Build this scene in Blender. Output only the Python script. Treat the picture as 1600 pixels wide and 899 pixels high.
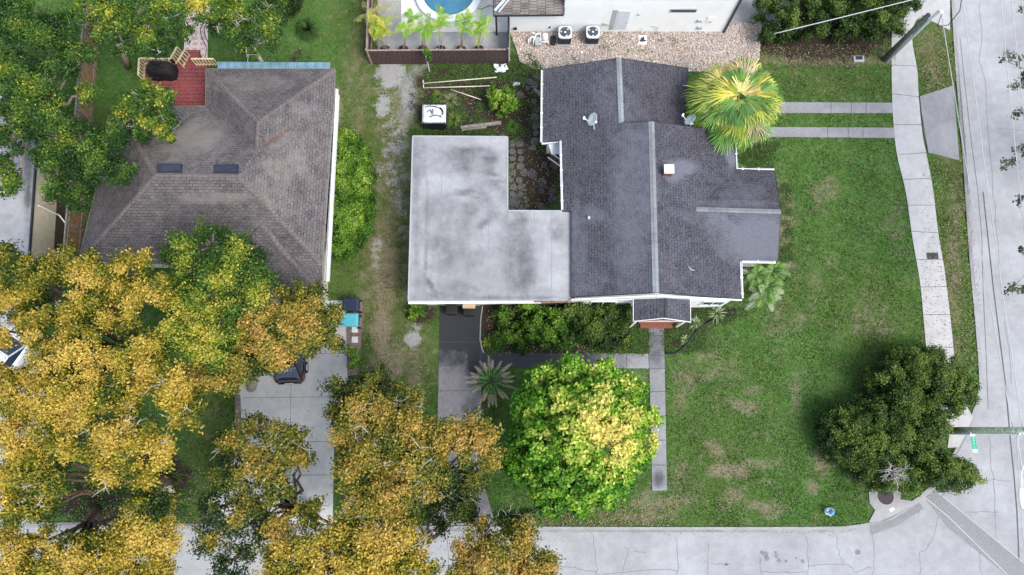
import bpy, math, random
import numpy as np
from mathutils import Vector
random.seed(7); RNG = np.random.default_rng(11)
SC = bpy.context.scene
for o in list(bpy.data.objects): bpy.data.objects.remove(o)
COL = SC.collection
# ------------------------------------------------------------------ camera, sky, sun, exposure
CAM_H = 42.0; FPX = 1130.0; TILT = math.atan(222.0/FPX)
cam = bpy.data.cameras.new('camera'); co = bpy.data.objects.new('camera', cam); COL.objects.link(co)
co.location = (0, 0, CAM_H); co.rotation_euler = (TILT, 0, 0)
cam.sensor_width = 36.0; cam.lens = 36.0*FPX/1600.0; cam.clip_start = .1; cam.clip_end = 3000
SC.camera = co
SUN_EL, SUN_AZ = math.radians(54), math.radians(128)      # azimuth clockwise from north (+y)
w = bpy.data.worlds.new("World"); SC.world = w; w.use_nodes = True
nt = w.node_tree; bg = nt.nodes['Background']
sky = nt.nodes.new('ShaderNodeTexSky'); sky.sky_type = 'NISHITA'; sky.sun_disc = False
sky.sun_elevation = SUN_EL; sky.sun_rotation = SUN_AZ; sky.air_density = 1.0; sky.dust_density = 2.2; sky.ozone_density = 1.0
hs = nt.nodes.new('ShaderNodeHueSaturation'); hs.inputs['Saturation'].default_value = .62
nt.links.new(sky.outputs[0], hs.inputs['Color']); nt.links.new(hs.outputs[0], bg.inputs[0]); bg.inputs[1].default_value = .145
sl = bpy.data.lights.new('sun', 'SUN'); sl.energy = 1.45; sl.angle = math.radians(26); sl.color = (1, .95, .86)
so = bpy.data.objects.new('sun', sl); COL.objects.link(so)
sd = Vector((math.sin(SUN_AZ)*math.cos(SUN_EL), math.cos(SUN_AZ)*math.cos(SUN_EL), math.sin(SUN_EL)))
so.rotation_euler = sd.to_track_quat('Z', 'Y').to_euler(); so.location = (20, 20, 60)
vs = SC.view_settings; vs.view_transform = 'Standard'; vs.look = 'None'; vs.exposure = .97; vs.gamma = 1; vs.use_curve_mapping = False
SC.cycles.max_bounces = 6; SC.cycles.diffuse_bounces = 3; SC.cycles.transmission_bounces = 4; SC.cycles.use_denoising = True

CT, ST = math.cos(TILT), math.sin(TILT)
def P(px, py, z=0.0):            # where the sight line of a photo pixel meets height z
    dx = (px-800)/FPX; dy = (449.5-py)/FPX
    t = (CAM_H-z)/(CT-dy*ST)
    return (t*dx, t*(dy*CT+ST), z)
def XY(px, py, z=0.0): return P(px, py, z)[:2]
def toPX(x, y, z=0):
    x = np.asarray(x, float); y = np.asarray(y, float); zz = np.asarray(z, float)-CAM_H
    yc = y*CT+zz*ST; zc = -y*ST+zz*CT
    return 800+FPX*x/(-zc), 449.5-FPX*yc/(-zc)
def mpp(z=0): return (CAM_H-z)/FPX   # metres per photo pixel near the centre

# ------------------------------------------------------------------ materials
MATS = {}
def newmat(name):
    m = bpy.data.materials.new(name); m.use_nodes = True; MATS[name] = m
    return m, m.node_tree, m.node_tree.nodes['Principled BSDF']
class G:                          # tiny node helper
    def __init__(s, nt): s.nt = nt
    def n(s, t, **kw):
        x = s.nt.nodes.new('ShaderNode'+t)
        for k, v in kw.items():
            if k.startswith('i_'):
                x.inputs[k[2:].replace('_', ' ')].default_value = v
            else: setattr(x, k, v)
        return x
    def l(s, a, b): s.nt.links.new(a, b)
    def coord(s, kind='Object', scale=(1, 1, 1)):
        c = s.n('TexCoord'); m = s.n('Mapping'); m.inputs['Scale'].default_value = scale
        s.l(c.outputs[kind], m.inputs[0]); return m.outputs[0]
    def noise(s, vec, scale, detail=4, rough=.55):
        x = s.n('TexNoise'); x.inputs['Scale'].default_value = scale; x.inputs['Detail'].default_value = detail; x.inputs['Roughness'].default_value = rough
        s.l(vec, x.inputs['Vector']); return x.outputs['Fac']
    def ramp(s, fac, a, b, c0=(0, 0, 0, 1), c1=(1, 1, 1, 1)):
        x = s.n('ValToRGB'); e = x.color_ramp.elements; e[0].position = a; e[1].position = b; e[0].color = c0; e[1].color = c1
        s.l(fac, x.inputs[0]); return x.outputs[0]
    def mix(s, fac, a, b, mode='MIX'):
        x = s.n('Mix', data_type='RGBA', blend_type=mode)
        for sock, v in ((x.inputs[0], fac), (x.inputs[6], a), (x.inputs[7], b)):
            if isinstance(v, (int, float)): sock.default_value = v
            elif isinstance(v, tuple): sock.default_value = v if len(v) == 4 else (*v, 1)
            else: s.l(v, sock)
        return x.outputs[2]
    def math(s, op, a, b=0.0, clamp=False):
        x = s.n('Math', operation=op); x.use_clamp = clamp
        for sock, v in ((x.inputs[0], a), (x.inputs[1], b)):
            if isinstance(v, (int, float)): sock.default_value = v
            else: s.l(v, sock)
        return x.outputs[0]
    def attr(s, name, out='Fac'):
        return s.n('Attribute', attribute_name=name).outputs[out]
    def bump(s, h, bsdf, strength=.3, dist=.02):
        x = s.n('Bump'); x.inputs['Strength'].default_value = strength; x.inputs['Distance'].default_value = dist
        s.l(h, x.inputs['Height']); s.l(x.outputs[0], bsdf.inputs['Normal'])
def plain(name, col, rough=.6, metal=0, var=.25, scale=3.0, spec=.35, bump=0.0):
    m, nt, b = newmat(name); g = G(nt)
    v = g.coord(); n = g.noise(v, scale, 6)
    d = tuple(c*(1-var) for c in col); l = tuple(min(1, c*(1+var)) for c in col)
    g.l(g.mix(g.ramp(n, .3, .7), d, l), b.inputs['Base Color'])
    b.inputs['Roughness'].default_value = rough; b.inputs['Metallic'].default_value = metal; b.inputs['Specular IOR Level'].default_value = spec
    if bump: g.bump(g.noise(v, scale*8, 4), b, bump)
    return m
def concrete(name, c, dark=.45, stain=(.07, .07, .08), mott=.5, speck=.14):
    m, nt, b = newmat(name); g = G(nt); v = g.coord()
    big = g.noise(v, .35, 5, .6); mid = g.noise(v, 2.2, 6, .65); fine = g.noise(v, 28, 3, .7)
    base = g.mix(g.ramp(big, .35, .68), tuple(x*(1-mott*.35) for x in c), tuple(x*(1+mott*.12) for x in c))
    base = g.mix(g.ramp(mid, .36, .66), g.mix(.82, (0, 0, 0), base), base)
    base = g.mix(g.math('MULTIPLY', g.ramp(fine, .52, .7), speck), base, (.04, .04, .045))
    base = g.mix(g.math('MULTIPLY', g.ramp(fine, .48, .3), speck), base, (.75, .76, .78))
    st = g.attr('stain'); nn = g.math('MULTIPLY', g.math('SUBTRACT', g.noise(v, 1.3, 7, .7), .5), 1.1)
    f = g.math('MULTIPLY', g.ramp(g.math('ADD', st, g.math('MULTIPLY', nn, g.math('MINIMUM', g.math('MULTIPLY', st, 3.0), 1.0))), .12, .8), .92)
    base = g.mix(f, base, stain)
    g.l(base, b.inputs['Base Color']); b.inputs['Roughness'].default_value = .85; b.inputs['Specular IOR Level'].default_value = .25
    g.bump(g.math('ADD', fine, mid), b, .25, .01)
    return m
concrete('asphalt', (.335, .345, .37), stain=(.13, .13, .145), mott=.8, speck=.22)
concrete('asphalt_dark', (.135, .14, .155), stain=(.1, .1, .11), mott=.3, speck=.3)
concrete('pale_concrete', (.48, .48, .49), stain=(.10, .10, .11), mott=.3)
concrete('new_concrete', (.60, .60, .59), stain=(.2, .2, .2), mott=.35)
concrete('walk_concrete', (.25, .255, .28), stain=(.035, .038, .046), mott=.8)
concrete('drive_concrete', (.24, .235, .25), stain=(.018, .021, .028), mott=.5)
concrete('kerb_concrete', (.36, .36, .37), stain=(.12, .12, .12), mott=.6)
concrete('flat_roof', (.355, .365, .39), stain=(.075, .08, .09), mott=.9, speck=.10)
concrete('old_roof', (.35, .36, .38), stain=(.1, .1, .1), mott=.6)
concrete('deck_white', (.80, .78, .75), stain=(.3, .3, .3), mott=.2)
concrete('flagstone', (.042, .040, .041), stain=(.03, .03, .03), mott=1.2)
plain('crack', (.10, .10, .11), .9)
plain('crack_faint', (.2, .205, .22), .9)
plain('joint', (.07, .075, .07), .9)
plain('white_paint', (.86, .87, .88), .45, var=.06)
plain('wall_white', (.84, .87, .88), .6, var=.04, scale=1.0)
plain('wall_cream', (.62, .58, .46), .7, var=.1, bump=.1)
plain('wall_shade', (.55, .53, .48), .7, var=.1)  # even beige for the soffits
plain('dark_trim', (.03, .035, .045), .5)
plain('black', (.012, .012, .015), .5, var=.4)
plain('black_cloth', (.010, .010, .012), .75, var=.5, scale=5, bump=.6)
plain('navy_plastic', (.02, .028, .055), .4)
plain('teal_plastic', (.09, .42, .50), .4, var=.12)
plain('fence_wood', (.075, .05, .047), .8, var=.45, scale=9)
plain('fence_rail', (.30, .22, .21), .8, var=.3, scale=4)
plain('tan_wood', (.28, .17, .10), .8, var=.35, scale=4)
plain('cream_wood', (.62, .50, .33), .7, var=.15, scale=5)
plain('grey_wood', (.22, .21, .19), .85, var=.4, scale=6)
plain('pole_wood', (.09, .10, .09), .85, var=.5, scale=7, bump=.4)
plain('pole_weathered', (.56, .62, .46), .85, var=.5, scale=6, bump=.4)
plain('bark', (.33, .27, .22), .85, var=.4, scale=6, bump=.5)
plain('bark_brown', (.10, .065, .05), .9, var=.45, scale=7, bump=.5)
plain('bark_pale', (.50, .47, .44), .8, var=.25, scale=6)
plain('soil', (.035, .027, .022), .95, var=.5, scale=8)
plain('glass_dark', (.03, .045, .08), .08, spec=.6, var=.3, scale=2)
plain('skylight_glass', (.03, .034, .06), .12, spec=.7, var=.25, scale=2)
plain('metal_grey', (.42, .45, .48), .4, .2, var=.1)
plain('metal_light', (.62, .68, .74), .45, .1, var=.06)
plain('dish_grey', (.60, .66, .68), .5, var=.05)
plain('brick_red', (.20, .075, .055), .8, var=.3, scale=12)
plain('car_black', (.012, .010, .012), .22, spec=.6, var=.2)
plain('car_white', (.72, .74, .77), .25, spec=.6, var=.03)
plain('tyre', (.02, .02, .02), .85)
plain('tail_red', (.45, .01, .015), .25, spec=.6, var=.1)
plain('hydrant_blue', (.10, .28, .62), .45, var=.15, scale=14)
plain('hydrant_pale', (.48, .62, .78), .5, var=.1, scale=14)
plain('sign_green', (.01, .42, .24), .4, var=.05)
plain('plastic_sheet', (.66, .70, .75), .3, spec=.6, var=.12, scale=6, bump=.8)
plain('cardboard', (.52, .40, .28), .8, var=.1)
plain('wire', (.50, .52, .55), .5, var=.1)
plain('wire_dark', (.03, .03, .035), .6)
plain('iron', (.045, .035, .045), .7, var=.4, scale=12)
plain('paver_pink', (.50, .36, .33), .85, var=.15, scale=6)
plain('paver_pale', (.60, .52, .49), .85, var=.15, scale=6)
plain('litter_tan', (.33, .25, .17), .9, var=.4, scale=30)
plain('shake_brown', (.17, .145, .13), .85, var=.5, scale=6)

# shingles, laid in metres on the UV map
def shingles(name, c1, c2, mortar, w=.30, h=.145, worn=None, lichen=.35):
    m, nt, b = newmat(name); g = G(nt)
    uv = g.n('UVMap', uv_map='uv').outputs[0]; v = g.coord()
    br = g.n('TexBrick'); br.offset = .5; br.squash = 1
    g.l(uv, br.inputs['Vector']); br.inputs['Scale'].default_value = 1
    br.inputs['Color1'].default_value = (*c1, 1); br.inputs['Color2'].default_value = (*c2, 1); br.inputs['Mortar'].default_value = (*mortar, 1)
    br.inputs['Brick Width'].default_value = w; br.inputs['Row Height'].default_value = h; br.inputs['Mortar Size'].default_value = .020; br.inputs['Mortar Smooth'].default_value = .3; br.inputs['Bias'].default_value = 0
    big = g.noise(v, .33, 6, .62); mid = g.noise(v, 1.6, 6, .7); fine = g.noise(v, 22, 3, .7)
    col = g.mix(g.ramp(big, .32, .7), g.mix(1.0, br.outputs['Color'], (.72, .70, .72), 'MULTIPLY'), g.mix(1.0, br.outputs['Color'], (1.22, 1.2, 1.2), 'MULTIPLY'))
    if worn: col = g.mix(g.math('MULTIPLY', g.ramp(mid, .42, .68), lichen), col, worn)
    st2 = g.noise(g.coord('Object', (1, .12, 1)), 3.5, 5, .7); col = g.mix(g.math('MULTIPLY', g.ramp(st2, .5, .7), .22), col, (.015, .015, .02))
    col = g.mix(g.math('MULTIPLY', g.attr('dark'), .55, True), col, (.020, .013, .018))  # weathering, and slope shade painted into the shingle colour
    if worn: col = g.mix(g.math('MULTIPLY', g.ramp(g.math('ADD', g.attr('stain'), g.math('MULTIPLY', g.math('SUBTRACT', mid, .5), g.math('MINIMUM', g.math('MULTIPLY', g.attr('stain'), 3.0), .9))), .15, .85), .8), col, worn)  # worn patches, and light painted onto the brighter slopes
    col = g.mix(g.math('MULTIPLY', g.ramp(fine, .45, .75), .25), col, (.02, .02, .02))
    col = g.mix(g.math('MULTIPLY', g.ramp(fine, .5, .3), .22), col, (.35, .35, .38))
    g.l(col, b.inputs['Base Color']); b.inputs['Roughness'].default_value = .88; b.inputs['Specular IOR Level'].default_value = .25
    g.bump(g.math('ADD', g.math('MULTIPLY', br.outputs['Fac'], -1.0), g.math('MULTIPLY', fine, .5)), b, .5, .012)
    return m
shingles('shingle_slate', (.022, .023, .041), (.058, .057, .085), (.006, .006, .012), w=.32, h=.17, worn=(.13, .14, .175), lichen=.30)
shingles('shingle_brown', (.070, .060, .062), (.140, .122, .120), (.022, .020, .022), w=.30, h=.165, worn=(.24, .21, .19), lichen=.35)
shingles('shake_roof', (.11, .095, .085), (.24, .21, .19), (.02, .018, .016), w=.16, h=.5, worn=(.3, .27, .24), lichen=.4)
shingles('red_boards', (.20, .022, .024), (.29, .040, .038), (.05, .008, .008), w=3.0, h=.24, worn=(.34, .08, .07), lichen=.15)
shingles('brick_paving', (.22, .12, .11), (.33, .22, .21), (.09, .07, .07), w=.22, h=.11, worn=(.4, .33, .3), lichen=.3)
shingles('plank_fence', (.20, .12, .07), (.33, .22, .14), (.03, .02, .015), w=3.0, h=.14, worn=(.36, .28, .2), lichen=.3)
shingles('wave_blue', (.20, .42, .55), (.26, .50, .64), (.10, .22, .30), w=.09, h=9.0, worn=(.4, .55, .62), lichen=.15)
shingles('ridge_pale', (.19, .225, .24), (.24, .275, .29), (.17, .19, .20), w=.36, h=.22, worn=(.42, .46, .46), lichen=.25)
shingles('ridge_brown', (.12, .10, .096), (.185, .155, .145), (.06, .05, .05), w=.3, h=.2, worn=(.22, .17, .15), lichen=.3)

# leaves: colour comes from each leaf's own pigment
def leafmat(name, trans=.3, rough=.5, spec=.3):
    m, nt, b = newmat(name); g = G(nt)
    col = g.attr('col', 'Color')
    g.l(col, b.inputs['Base Color']); b.inputs['Roughness'].default_value = rough; b.inputs['Specular IOR Level'].default_value = spec
    t = g.n('BsdfTranslucent'); g.l(g.mix(1.0, col, (1.15, 1.25, .7), 'MULTIPLY'), t.inputs[0])
    mx = g.n('MixShader'); mx.inputs[0].default_value = trans
    g.l(b.outputs[0], mx.inputs[1]); g.l(t.outputs[0], mx.inputs[2])
    g.l(mx.outputs[0], nt.nodes['Material Output'].inputs[0]); return m
leafmat('leaf'); leafmat('leaf_matte', .12, .8, .1); leafmat('pebble', 0.0, .85, .2)

# lawn: green grass with dry, sandy and bare patches painted where the lots have them
def lawnmat():
    m, nt, b = newmat('lawn'); g = G(nt); v = g.coord()
    big = g.noise(v, .16, 5, .6); mid = g.noise(v, .9, 7, .68); fine = g.noise(v, 9, 5, .75); vf = g.noise(v, 38, 2, .8)
    sep = g.n('SeparateColor'); g.l(g.attr('mask', 'Color'), sep.inputs[0]); dry, sand, soil = sep.outputs
    sep2 = g.n('SeparateColor'); g.l(g.attr('tone', 'Color'), sep2.inputs[0]); olive, deep, _x = sep2.outputs
    col = g.mix(g.ramp(mid, .33, .67), (.052, .138, .030), (.125, .262, .066))
    col = g.mix(g.math('MULTIPLY', g.ramp(big, .35, .68), .5), col, (.075, .235, .042))
    col = g.mix(g.math('MULTIPLY', g.ramp(g.noise(v, 2.6, 6, .75), .50, .74), .35), col, (.11, .17, .035))
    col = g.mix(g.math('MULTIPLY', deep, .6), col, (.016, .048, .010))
    col = g.mix(g.math('MULTIPLY', olive, .75), col, g.mix(g.ramp(fine, .35, .65), (.055, .085, .018), (.16, .15, .05)))
    col = g.mix(g.math('MULTIPLY', g.ramp(fine, .44, .60), .55), col, (.010, .030, .005))
    f2 = g.noise(v, 18, 3, .8); col = g.mix(g.math('MULTIPLY', g.ramp(f2, .52, .66), .40), col, (.10, .21, .035)); gv = g.attr('gv'); col = g.mix(g.math('MAXIMUM', gv, 0.0, True), col, (.15, .27, .06)); col = g.mix(g.math('MAXIMUM', g.math('MULTIPLY', gv, -1.0), 0.0, True), col, (.008, .022, .004))
    col = g.mix(g.math('MULTIPLY', g.ramp(vf, .5, .3), .40), col, (.13, .19, .05))
    nz = g.math('SUBTRACT', g.math('ADD', g.math('MULTIPLY', g.noise(v, 1.5, 8, .75), .8), g.math('MULTIPLY', fine, .5)), .65)
    def patch(mask, lo, hi, k=2.2): return g.ramp(g.math('ADD', mask, g.math('MULTIPLY', nz, k)), lo, hi)
    faint = g.math('MULTIPLY', g.ramp(g.noise(v, .55, 8, .72), .50, .66), g.math('ADD', g.math('MULTIPLY', olive, .55), .10)); col = g.mix(faint, col, (.24, .20, .12))
    col = g.mix(g.math('MULTIPLY', patch(g.math('ADD', dry, -.10), .05, .85, 4.2), .75), col, g.mix(g.ramp(vf, .35, .65), (.18, .135, .09), (.42, .345, .27)))
    col = g.mix(patch(sand, .30, .62, 2.6), col, g.mix(g.ramp(vf, .35, .65), (.26, .255, .25), (.46, .46, .46)))
    col = g.mix(patch(soil, .30, .65), col, g.mix(g.ramp(vf, .35, .7), (.016, .013, .010), (.085, .068, .055)))
    g.l(col, b.inputs['Base Color']); b.inputs['Roughness'].default_value = .95; b.inputs['Specular IOR Level'].default_value = .1
    g.bump(g.math('ADD', fine, vf), b, .9, .05)
    return m
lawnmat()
def watermat():
    m, nt, b = newmat('pool_water'); g = G(nt); v = g.coord()
    vo = g.n('TexVoronoi', feature='DISTANCE_TO_EDGE'); vo.inputs['Scale'].default_value = 4.2
    wn = g.n('TexNoise'); wn.inputs['Scale'].default_value = 2.5; g.l(v, wn.inputs['Vector'])
    g.l(g.mix(.25, v, wn.outputs['Color']), vo.inputs['Vector'])
    g.l(g.mix(g.noise(v, 2, 5), (.02, .10, .20), (.10, .28, .40)), b.inputs['Base Color'])
    b.inputs['Roughness'].default_value = .08; g.bump(g.noise(v, 6, 3), b, .3, .03); return m
watermat()
def M(n): return MATS[n]

# ------------------------------------------------------------------ mesh builder
def wloc(o):
    v = Vector((0, 0, 0))
    while o is not None: v += o.location; o = o.parent
    return v
class MB:
    def __init__(s): s.v = []; s.f = []; s.uv = {}
    def add(s, vs, fs):
        b = len(s.v); s.v += [tuple(map(float, q)) for q in vs]; s.f += [tuple(b+i for i in f) for f in fs]; return s
    def poly(s, pts, updir=None):
        b = len(s.v); s.v += [tuple(map(float, q)) for q in pts]; s.f.append(tuple(range(b, b+len(pts)))); return s
    def box(s, c, size, rz=0, tilt=None):
        hx, hy, hz = size[0]/2, size[1]/2, size[2]/2; ca, sa = math.cos(rz), math.sin(rz); vs = []
        for dz in (-hz, hz):
            for dx, dy in ((-hx, -hy), (hx, -hy), (hx, hy), (-hx, hy)):
                vs.append((c[0]+dx*ca-dy*sa, c[1]+dx*sa+dy*ca, c[2]+dz))
        return s.add(vs, [(3, 2, 1, 0), (4, 5, 6, 7), (0, 1, 5, 4), (1, 2, 6, 5), (2, 3, 7, 6), (3, 0, 4, 7)])
    def bar(s, a, b, w, h=None):              # square bar between two points
        a = Vector(a); b = Vector(b); d = (b-a).normalized(); up = Vector((0, 0, 1)) if abs(d.z) < .95 else Vector((1, 0, 0))
        u = d.cross(up).normalized(); n = u.cross(d).normalized(); h = h or w; vs = []
        for q in (a, b):
            for i, j in ((-1, -1), (1, -1), (1, 1), (-1, 1)): vs.append(q+u*i*w/2+n*j*h/2)
        return s.add(vs, [(0, 1, 2, 3), (7, 6, 5, 4), (0, 4, 5, 1), (1, 5, 6, 2), (2, 6, 7, 3), (3, 7, 4, 0)])
    def tube(s, pts, rad, n=8, cap=True):
        pts = [Vector(p) for p in pts]
        if isinstance(rad, (int, float)): rad = [rad]*len(pts)
        vs = []; fs = []
        for i, p in enumerate(pts):
            d = (pts[min(i+1, len(pts)-1)]-pts[max(i-1, 0)]).normalized()
            up = Vector((0, 0, 1)) if abs(d.z) < .9 else Vector((1, 0, 0))
            u = d.cross(up).normalized(); q = u.cross(d).normalized()
            for k in range(n):
                a = 2*math.pi*k/n; vs.append(p+(u*math.cos(a)+q*math.sin(a))*rad[i])
        for i in range(len(pts)-1):
            for k in range(n): fs.append((i*n+k, i*n+(k+1) % n, (i+1)*n+(k+1) % n, (i+1)*n+k))
        if cap: fs += [tuple(range(n-1, -1, -1)), tuple((len(pts)-1)*n+k for k in range(n))]
        return s.add(vs, fs)
    def lathe(s, c, prof, n=20):               # prof: (radius, z)
        vs = []; fs = []
        for r, z in prof:
            for k in range(n): a = 2*math.pi*k/n; vs.append((c[0]+r*math.cos(a), c[1]+r*math.sin(a), c[2]+z))
        for i in range(len(prof)-1):
            for k in range(n): fs.append((i*n+k, i*n+(k+1) % n, (i+1)*n+(k+1) % n, (i+1)*n+k))
        fs += [tuple(range(n-1, -1, -1)), tuple((len(prof)-1)*n+k for k in range(n))]
        return s.add(vs, fs)
    def prism(s, poly, z0, z1):
        n = len(poly); vs = [(x, y, z0) for x, y in poly]+[(x, y, z1) for x, y in poly]
        fs = [tuple(range(n-1, -1, -1)), tuple(range(n, 2*n))]+[(i, (i+1) % n, n+(i+1) % n, n+i) for i in range(n)]
        return s.add(vs, fs)
    def quadgrid(s, c, nx, ny):                # c: 4 corners
        c = [np.array(q, float) for q in c]; vs = []; fs = []
        for j in range(ny+1):
            for i in range(nx+1):
                u, v = i/nx, j/ny; vs.append((c[0]*(1-u)+c[1]*u)*(1-v)+(c[3]*(1-u)+c[2]*u)*v)
        for j in range(ny):
            for i in range(nx): k = j*(nx+1)+i; fs.append((k, k+1, k+nx+2, k+nx+1))
        return s.add(vs, fs)
    def build(s, name, mat, parent=None, stain=None, uv=False, smooth=False, bevel=0, col=None):
        V = np.array(s.v, float)
        if parent is None:
            org = Vector(((V[:, 0].min()+V[:, 0].max())/2, (V[:, 1].min()+V[:, 1].max())/2, V[:, 2].min()))
        else: org = wloc(parent)
        me = bpy.data.meshes.new(name); me.from_pydata([tuple(q) for q in (V-np.array(org))], [], s.f); me.update()
        o = bpy.data.objects.new(name, me); COL.objects.link(o)
        if parent is None: o.location = org
        else: o.parent = parent
        me.materials.append(M(mat) if isinstance(mat, str) else mat)
        if stain is not None:
            px, py = toPX(V[:, 0], V[:, 1], V[:, 2]); a = me.attributes.new('stain', 'FLOAT', 'POINT')
            a.data.foreach_set('value', blobs(px, py, stain).astype(np.float32))
        if col is not None:
            a = me.attributes.new('col', 'FLOAT_COLOR', 'POINT'); a.data.foreach_set('color', np.tile(np.array([*col, 1], np.float32), len(V)))
        if uv:
            l = me.uv_layers.new(name='uv')
            for p in me.polygons:
                n = p.normal
                h = Vector((0, 0, 1)).cross(n)
                if isinstance(uv, tuple): h = Vector(uv)
                elif h.length < .05: h = Vector((1, 0, 0))
                h = (h-n*h.dot(n)).normalized(); k = n.cross(h)
                for li in p.loop_indices:
                    q = me.vertices[me.loops[li].vertex_index].co+org; l.data[li].uv = (q.dot(h), q.dot(k))
        if smooth:
            for p in me.polygons: p.use_smooth = True
        if bevel:
            b = o.modifiers.new('bevel', 'BEVEL'); b.width = bevel; b.segments = 2; b.limit_method = 'ANGLE'
        return o
def blobs(px, py, lst):
    a = np.zeros(len(px))
    for b in lst:
        cx, cy, rx, ry, s = b[:5]; rot = math.radians(b[5]) if len(b) > 5 else 0
        dx = px-cx; dy = py-cy; u = dx*math.cos(rot)+dy*math.sin(rot); v = -dx*math.sin(rot)+dy*math.cos(rot)
        d = np.sqrt((u/rx)**2+(v/ry)**2); a = np.maximum(a, s*np.clip(1.6-d, 0, 1))
    return a
def inpoly(px, py, poly):
    c = np.zeros(len(px), bool); n = len(poly)
    for i in range(n):
        x1, y1 = poly[i]; x2, y2 = poly[(i+1) % n]
        if y1 == y2: continue
        m = ((y1 > py) != (y2 > py)) & (px < (x2-x1)*(py-y1)/(y2-y1)+x1); c ^= m
    return c
def tag(o, label=None, cat=None, group=None, kind=None):
    if label: o['label'] = label
    if cat: o['category'] = cat
    if group: o['group'] = group
    if kind: o['kind'] = kind
    return o
def thing(name, loc, label, cat, group=None):
    o = bpy.data.objects.new(name, None); COL.objects.link(o); o.location = loc; o.empty_display_size = .3
    return tag(o, label, cat, group)
def copy_tree(o, parent=None):
    c = o.copy(); COL.objects.link(c)
    if parent: c.parent = parent
    for ch in list(o.children): copy_tree(ch, c)
    return c
PAVED = []        # photo-pixel outlines on the ground where no grass grows
def sheet(name, pts, z, mat, stain=None, thick=.0, uv=False, kind='structure', keep=True, parent=None):
    mb = MB(); xy = [XY(a, b) for a, b in pts]
    if keep: PAVED.append(pts)
    if thick: mb.prism(xy, z-thick, z)
    else: mb.poly([(x, y, z) for x, y in xy])
    o = mb.build(name, mat, parent, uv=uv, stain=stain)
    if o.data.polygons[0].normal.z < 0 and not thick: o.data.flip_normals()
    if kind and parent is None: o['kind'] = kind
    return o

# ------------------------------------------------------------------ ground
KERB_E = [(1478, -120), (1484, -40), (1487, 0), (1493, 100), (1505, 250), (1515, 400), (1524, 500), (1530, 580), (1529, 610), (1520, 645), (1505, 680), (1486, 715), (1465, 748), (1443, 770), (1420, 788), (1392, 806), (1365, 816), (1330, 822), (1290, 824), (1100, 824.5), (860, 824), (600, 822), (300, 819), (0, 816), (-300, 812)]
ROADPX = KERB_E+[(-300, 1120), (2100, 1120), (2100, -120)]
def smoothline(pts, k=4):
    out = []
    n = len(pts)
    for i in range(n-1):
        p0 = np.array(pts[max(i-1, 0)], float); p1 = np.array(pts[i], float); p2 = np.array(pts[i+1], float); p3 = np.array(pts[min(i+2, n-1)], float)
        for j in range(k):
            t = j/k; out.append(tuple(.5*((2*p1)+(-p0+p2)*t+(2*p0-5*p1+4*p2-p3)*t*t+(-p0+3*p1-3*p2+p3)*t**3)))
    out.append(tuple(pts[-1])); return out
kerb_xy = [XY(*q) for q in smoothline(KERB_E)]
far = kerb_xy[-1]; near = kerb_xy[0]
kerb_xy = [(near[0]-40, near[1]+190)]+kerb_xy+[(far[0]-180, far[1]+2)]
road_xy = kerb_xy+[(-230, -9-9.5), (near[0]-2, -9-9.5)]
# the cross street goes on south, the side street ends at it
road_xy = kerb_xy+[(-230, far[1]-9), (24, far[1]-9.6), (30, -120), (41, -120), (40.5, 20), (28, 190)]
ROADX = np.array(road_xy)
def ingrid():
    def axis(lo, hi, d, far_):
        a = list(np.arange(lo, hi+d, d)); out = [lo-6, lo-20, lo-60, -far_]; out2 = [hi+6, hi+20, hi+60, far_]
        return np.array(sorted(out)+a+out2)
    return axis(-33, 32, .14, 500), axis(-11, 29, .14, 500)
DRY = [(1165, 635, 26, 9, .75, 15), (1178, 612, 16, 8, .5), (1140, 735, 34, 12, .85), (1118, 700, 18, 10, .7, 40), (1180, 725, 30, 9, .6), (1145, 775, 18, 14, .6), (1205, 795, 22, 12, .8), (1180, 790, 30, 8, .6), (1060, 785, 26, 14, .6), (1015, 790, 26, 22, .75), (1000, 808, 50, 9, .6),
  (1290, 300, 16, 22, .6, 30), (1243, 612, 8, 26, .6), (1285, 722, 16, 20, .8), (1268, 760, 12, 9, .7, 40), (1115, 575, 40, 20, .42), (1070, 600, 18, 30, .4), (1060, 740, 14, 30, .4), (1275, 440, 12, 12, .45), (1245, 500, 12, 14, .45), (1300, 405, 10, 10, .4), (1360, 500, 40, 25, .35), (1400, 350, 14, 40, .35), (1215, 500, 20, 50, .3),
  (600, 420, 22, 70, .8), (640, 420, 12, 90, .55), (575, 480, 20, 40, .5), (620, 200, 30, 80, .5), (560, 120, 20, 60, .35), (650, 300, 10, 90, .6), (597, 520, 16, 40, .95), (610, 570, 26, 34, .95, 30), (585, 600, 20, 25, .8), (655, 360, 12, 60, .6), (640, 300, 10, 60, .5), (650, 560, 24, 60, .45), (590, 350, 30, 60, .42), (620, 300, 28, 70, .5), (600, 30, 40, 30, .6),
  (525, 165, 10, 30, .8), (1395, 640, 30, 20, .8), (1420, 690, 40, 30, .75), (1385, 610, 16, 20, .6), (300, 620, 30, 50, .35), (1460, 60, 30, 50, .3), (1240, 25, 10, 10, .5), (990, 600, 14, 20, .4), (1225, 345, 12, 60, .85), (1228, 400, 12, 30, .7), (1460, 120, 12, 60, .45), (1490, 400, 12, 150, .45), (440, 810, 60, 10, .5), (700, 60, 1, 1, 0),
  (1180, 60, 1, 1, 0), (1290, 92, 110, 9, .85)]
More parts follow.
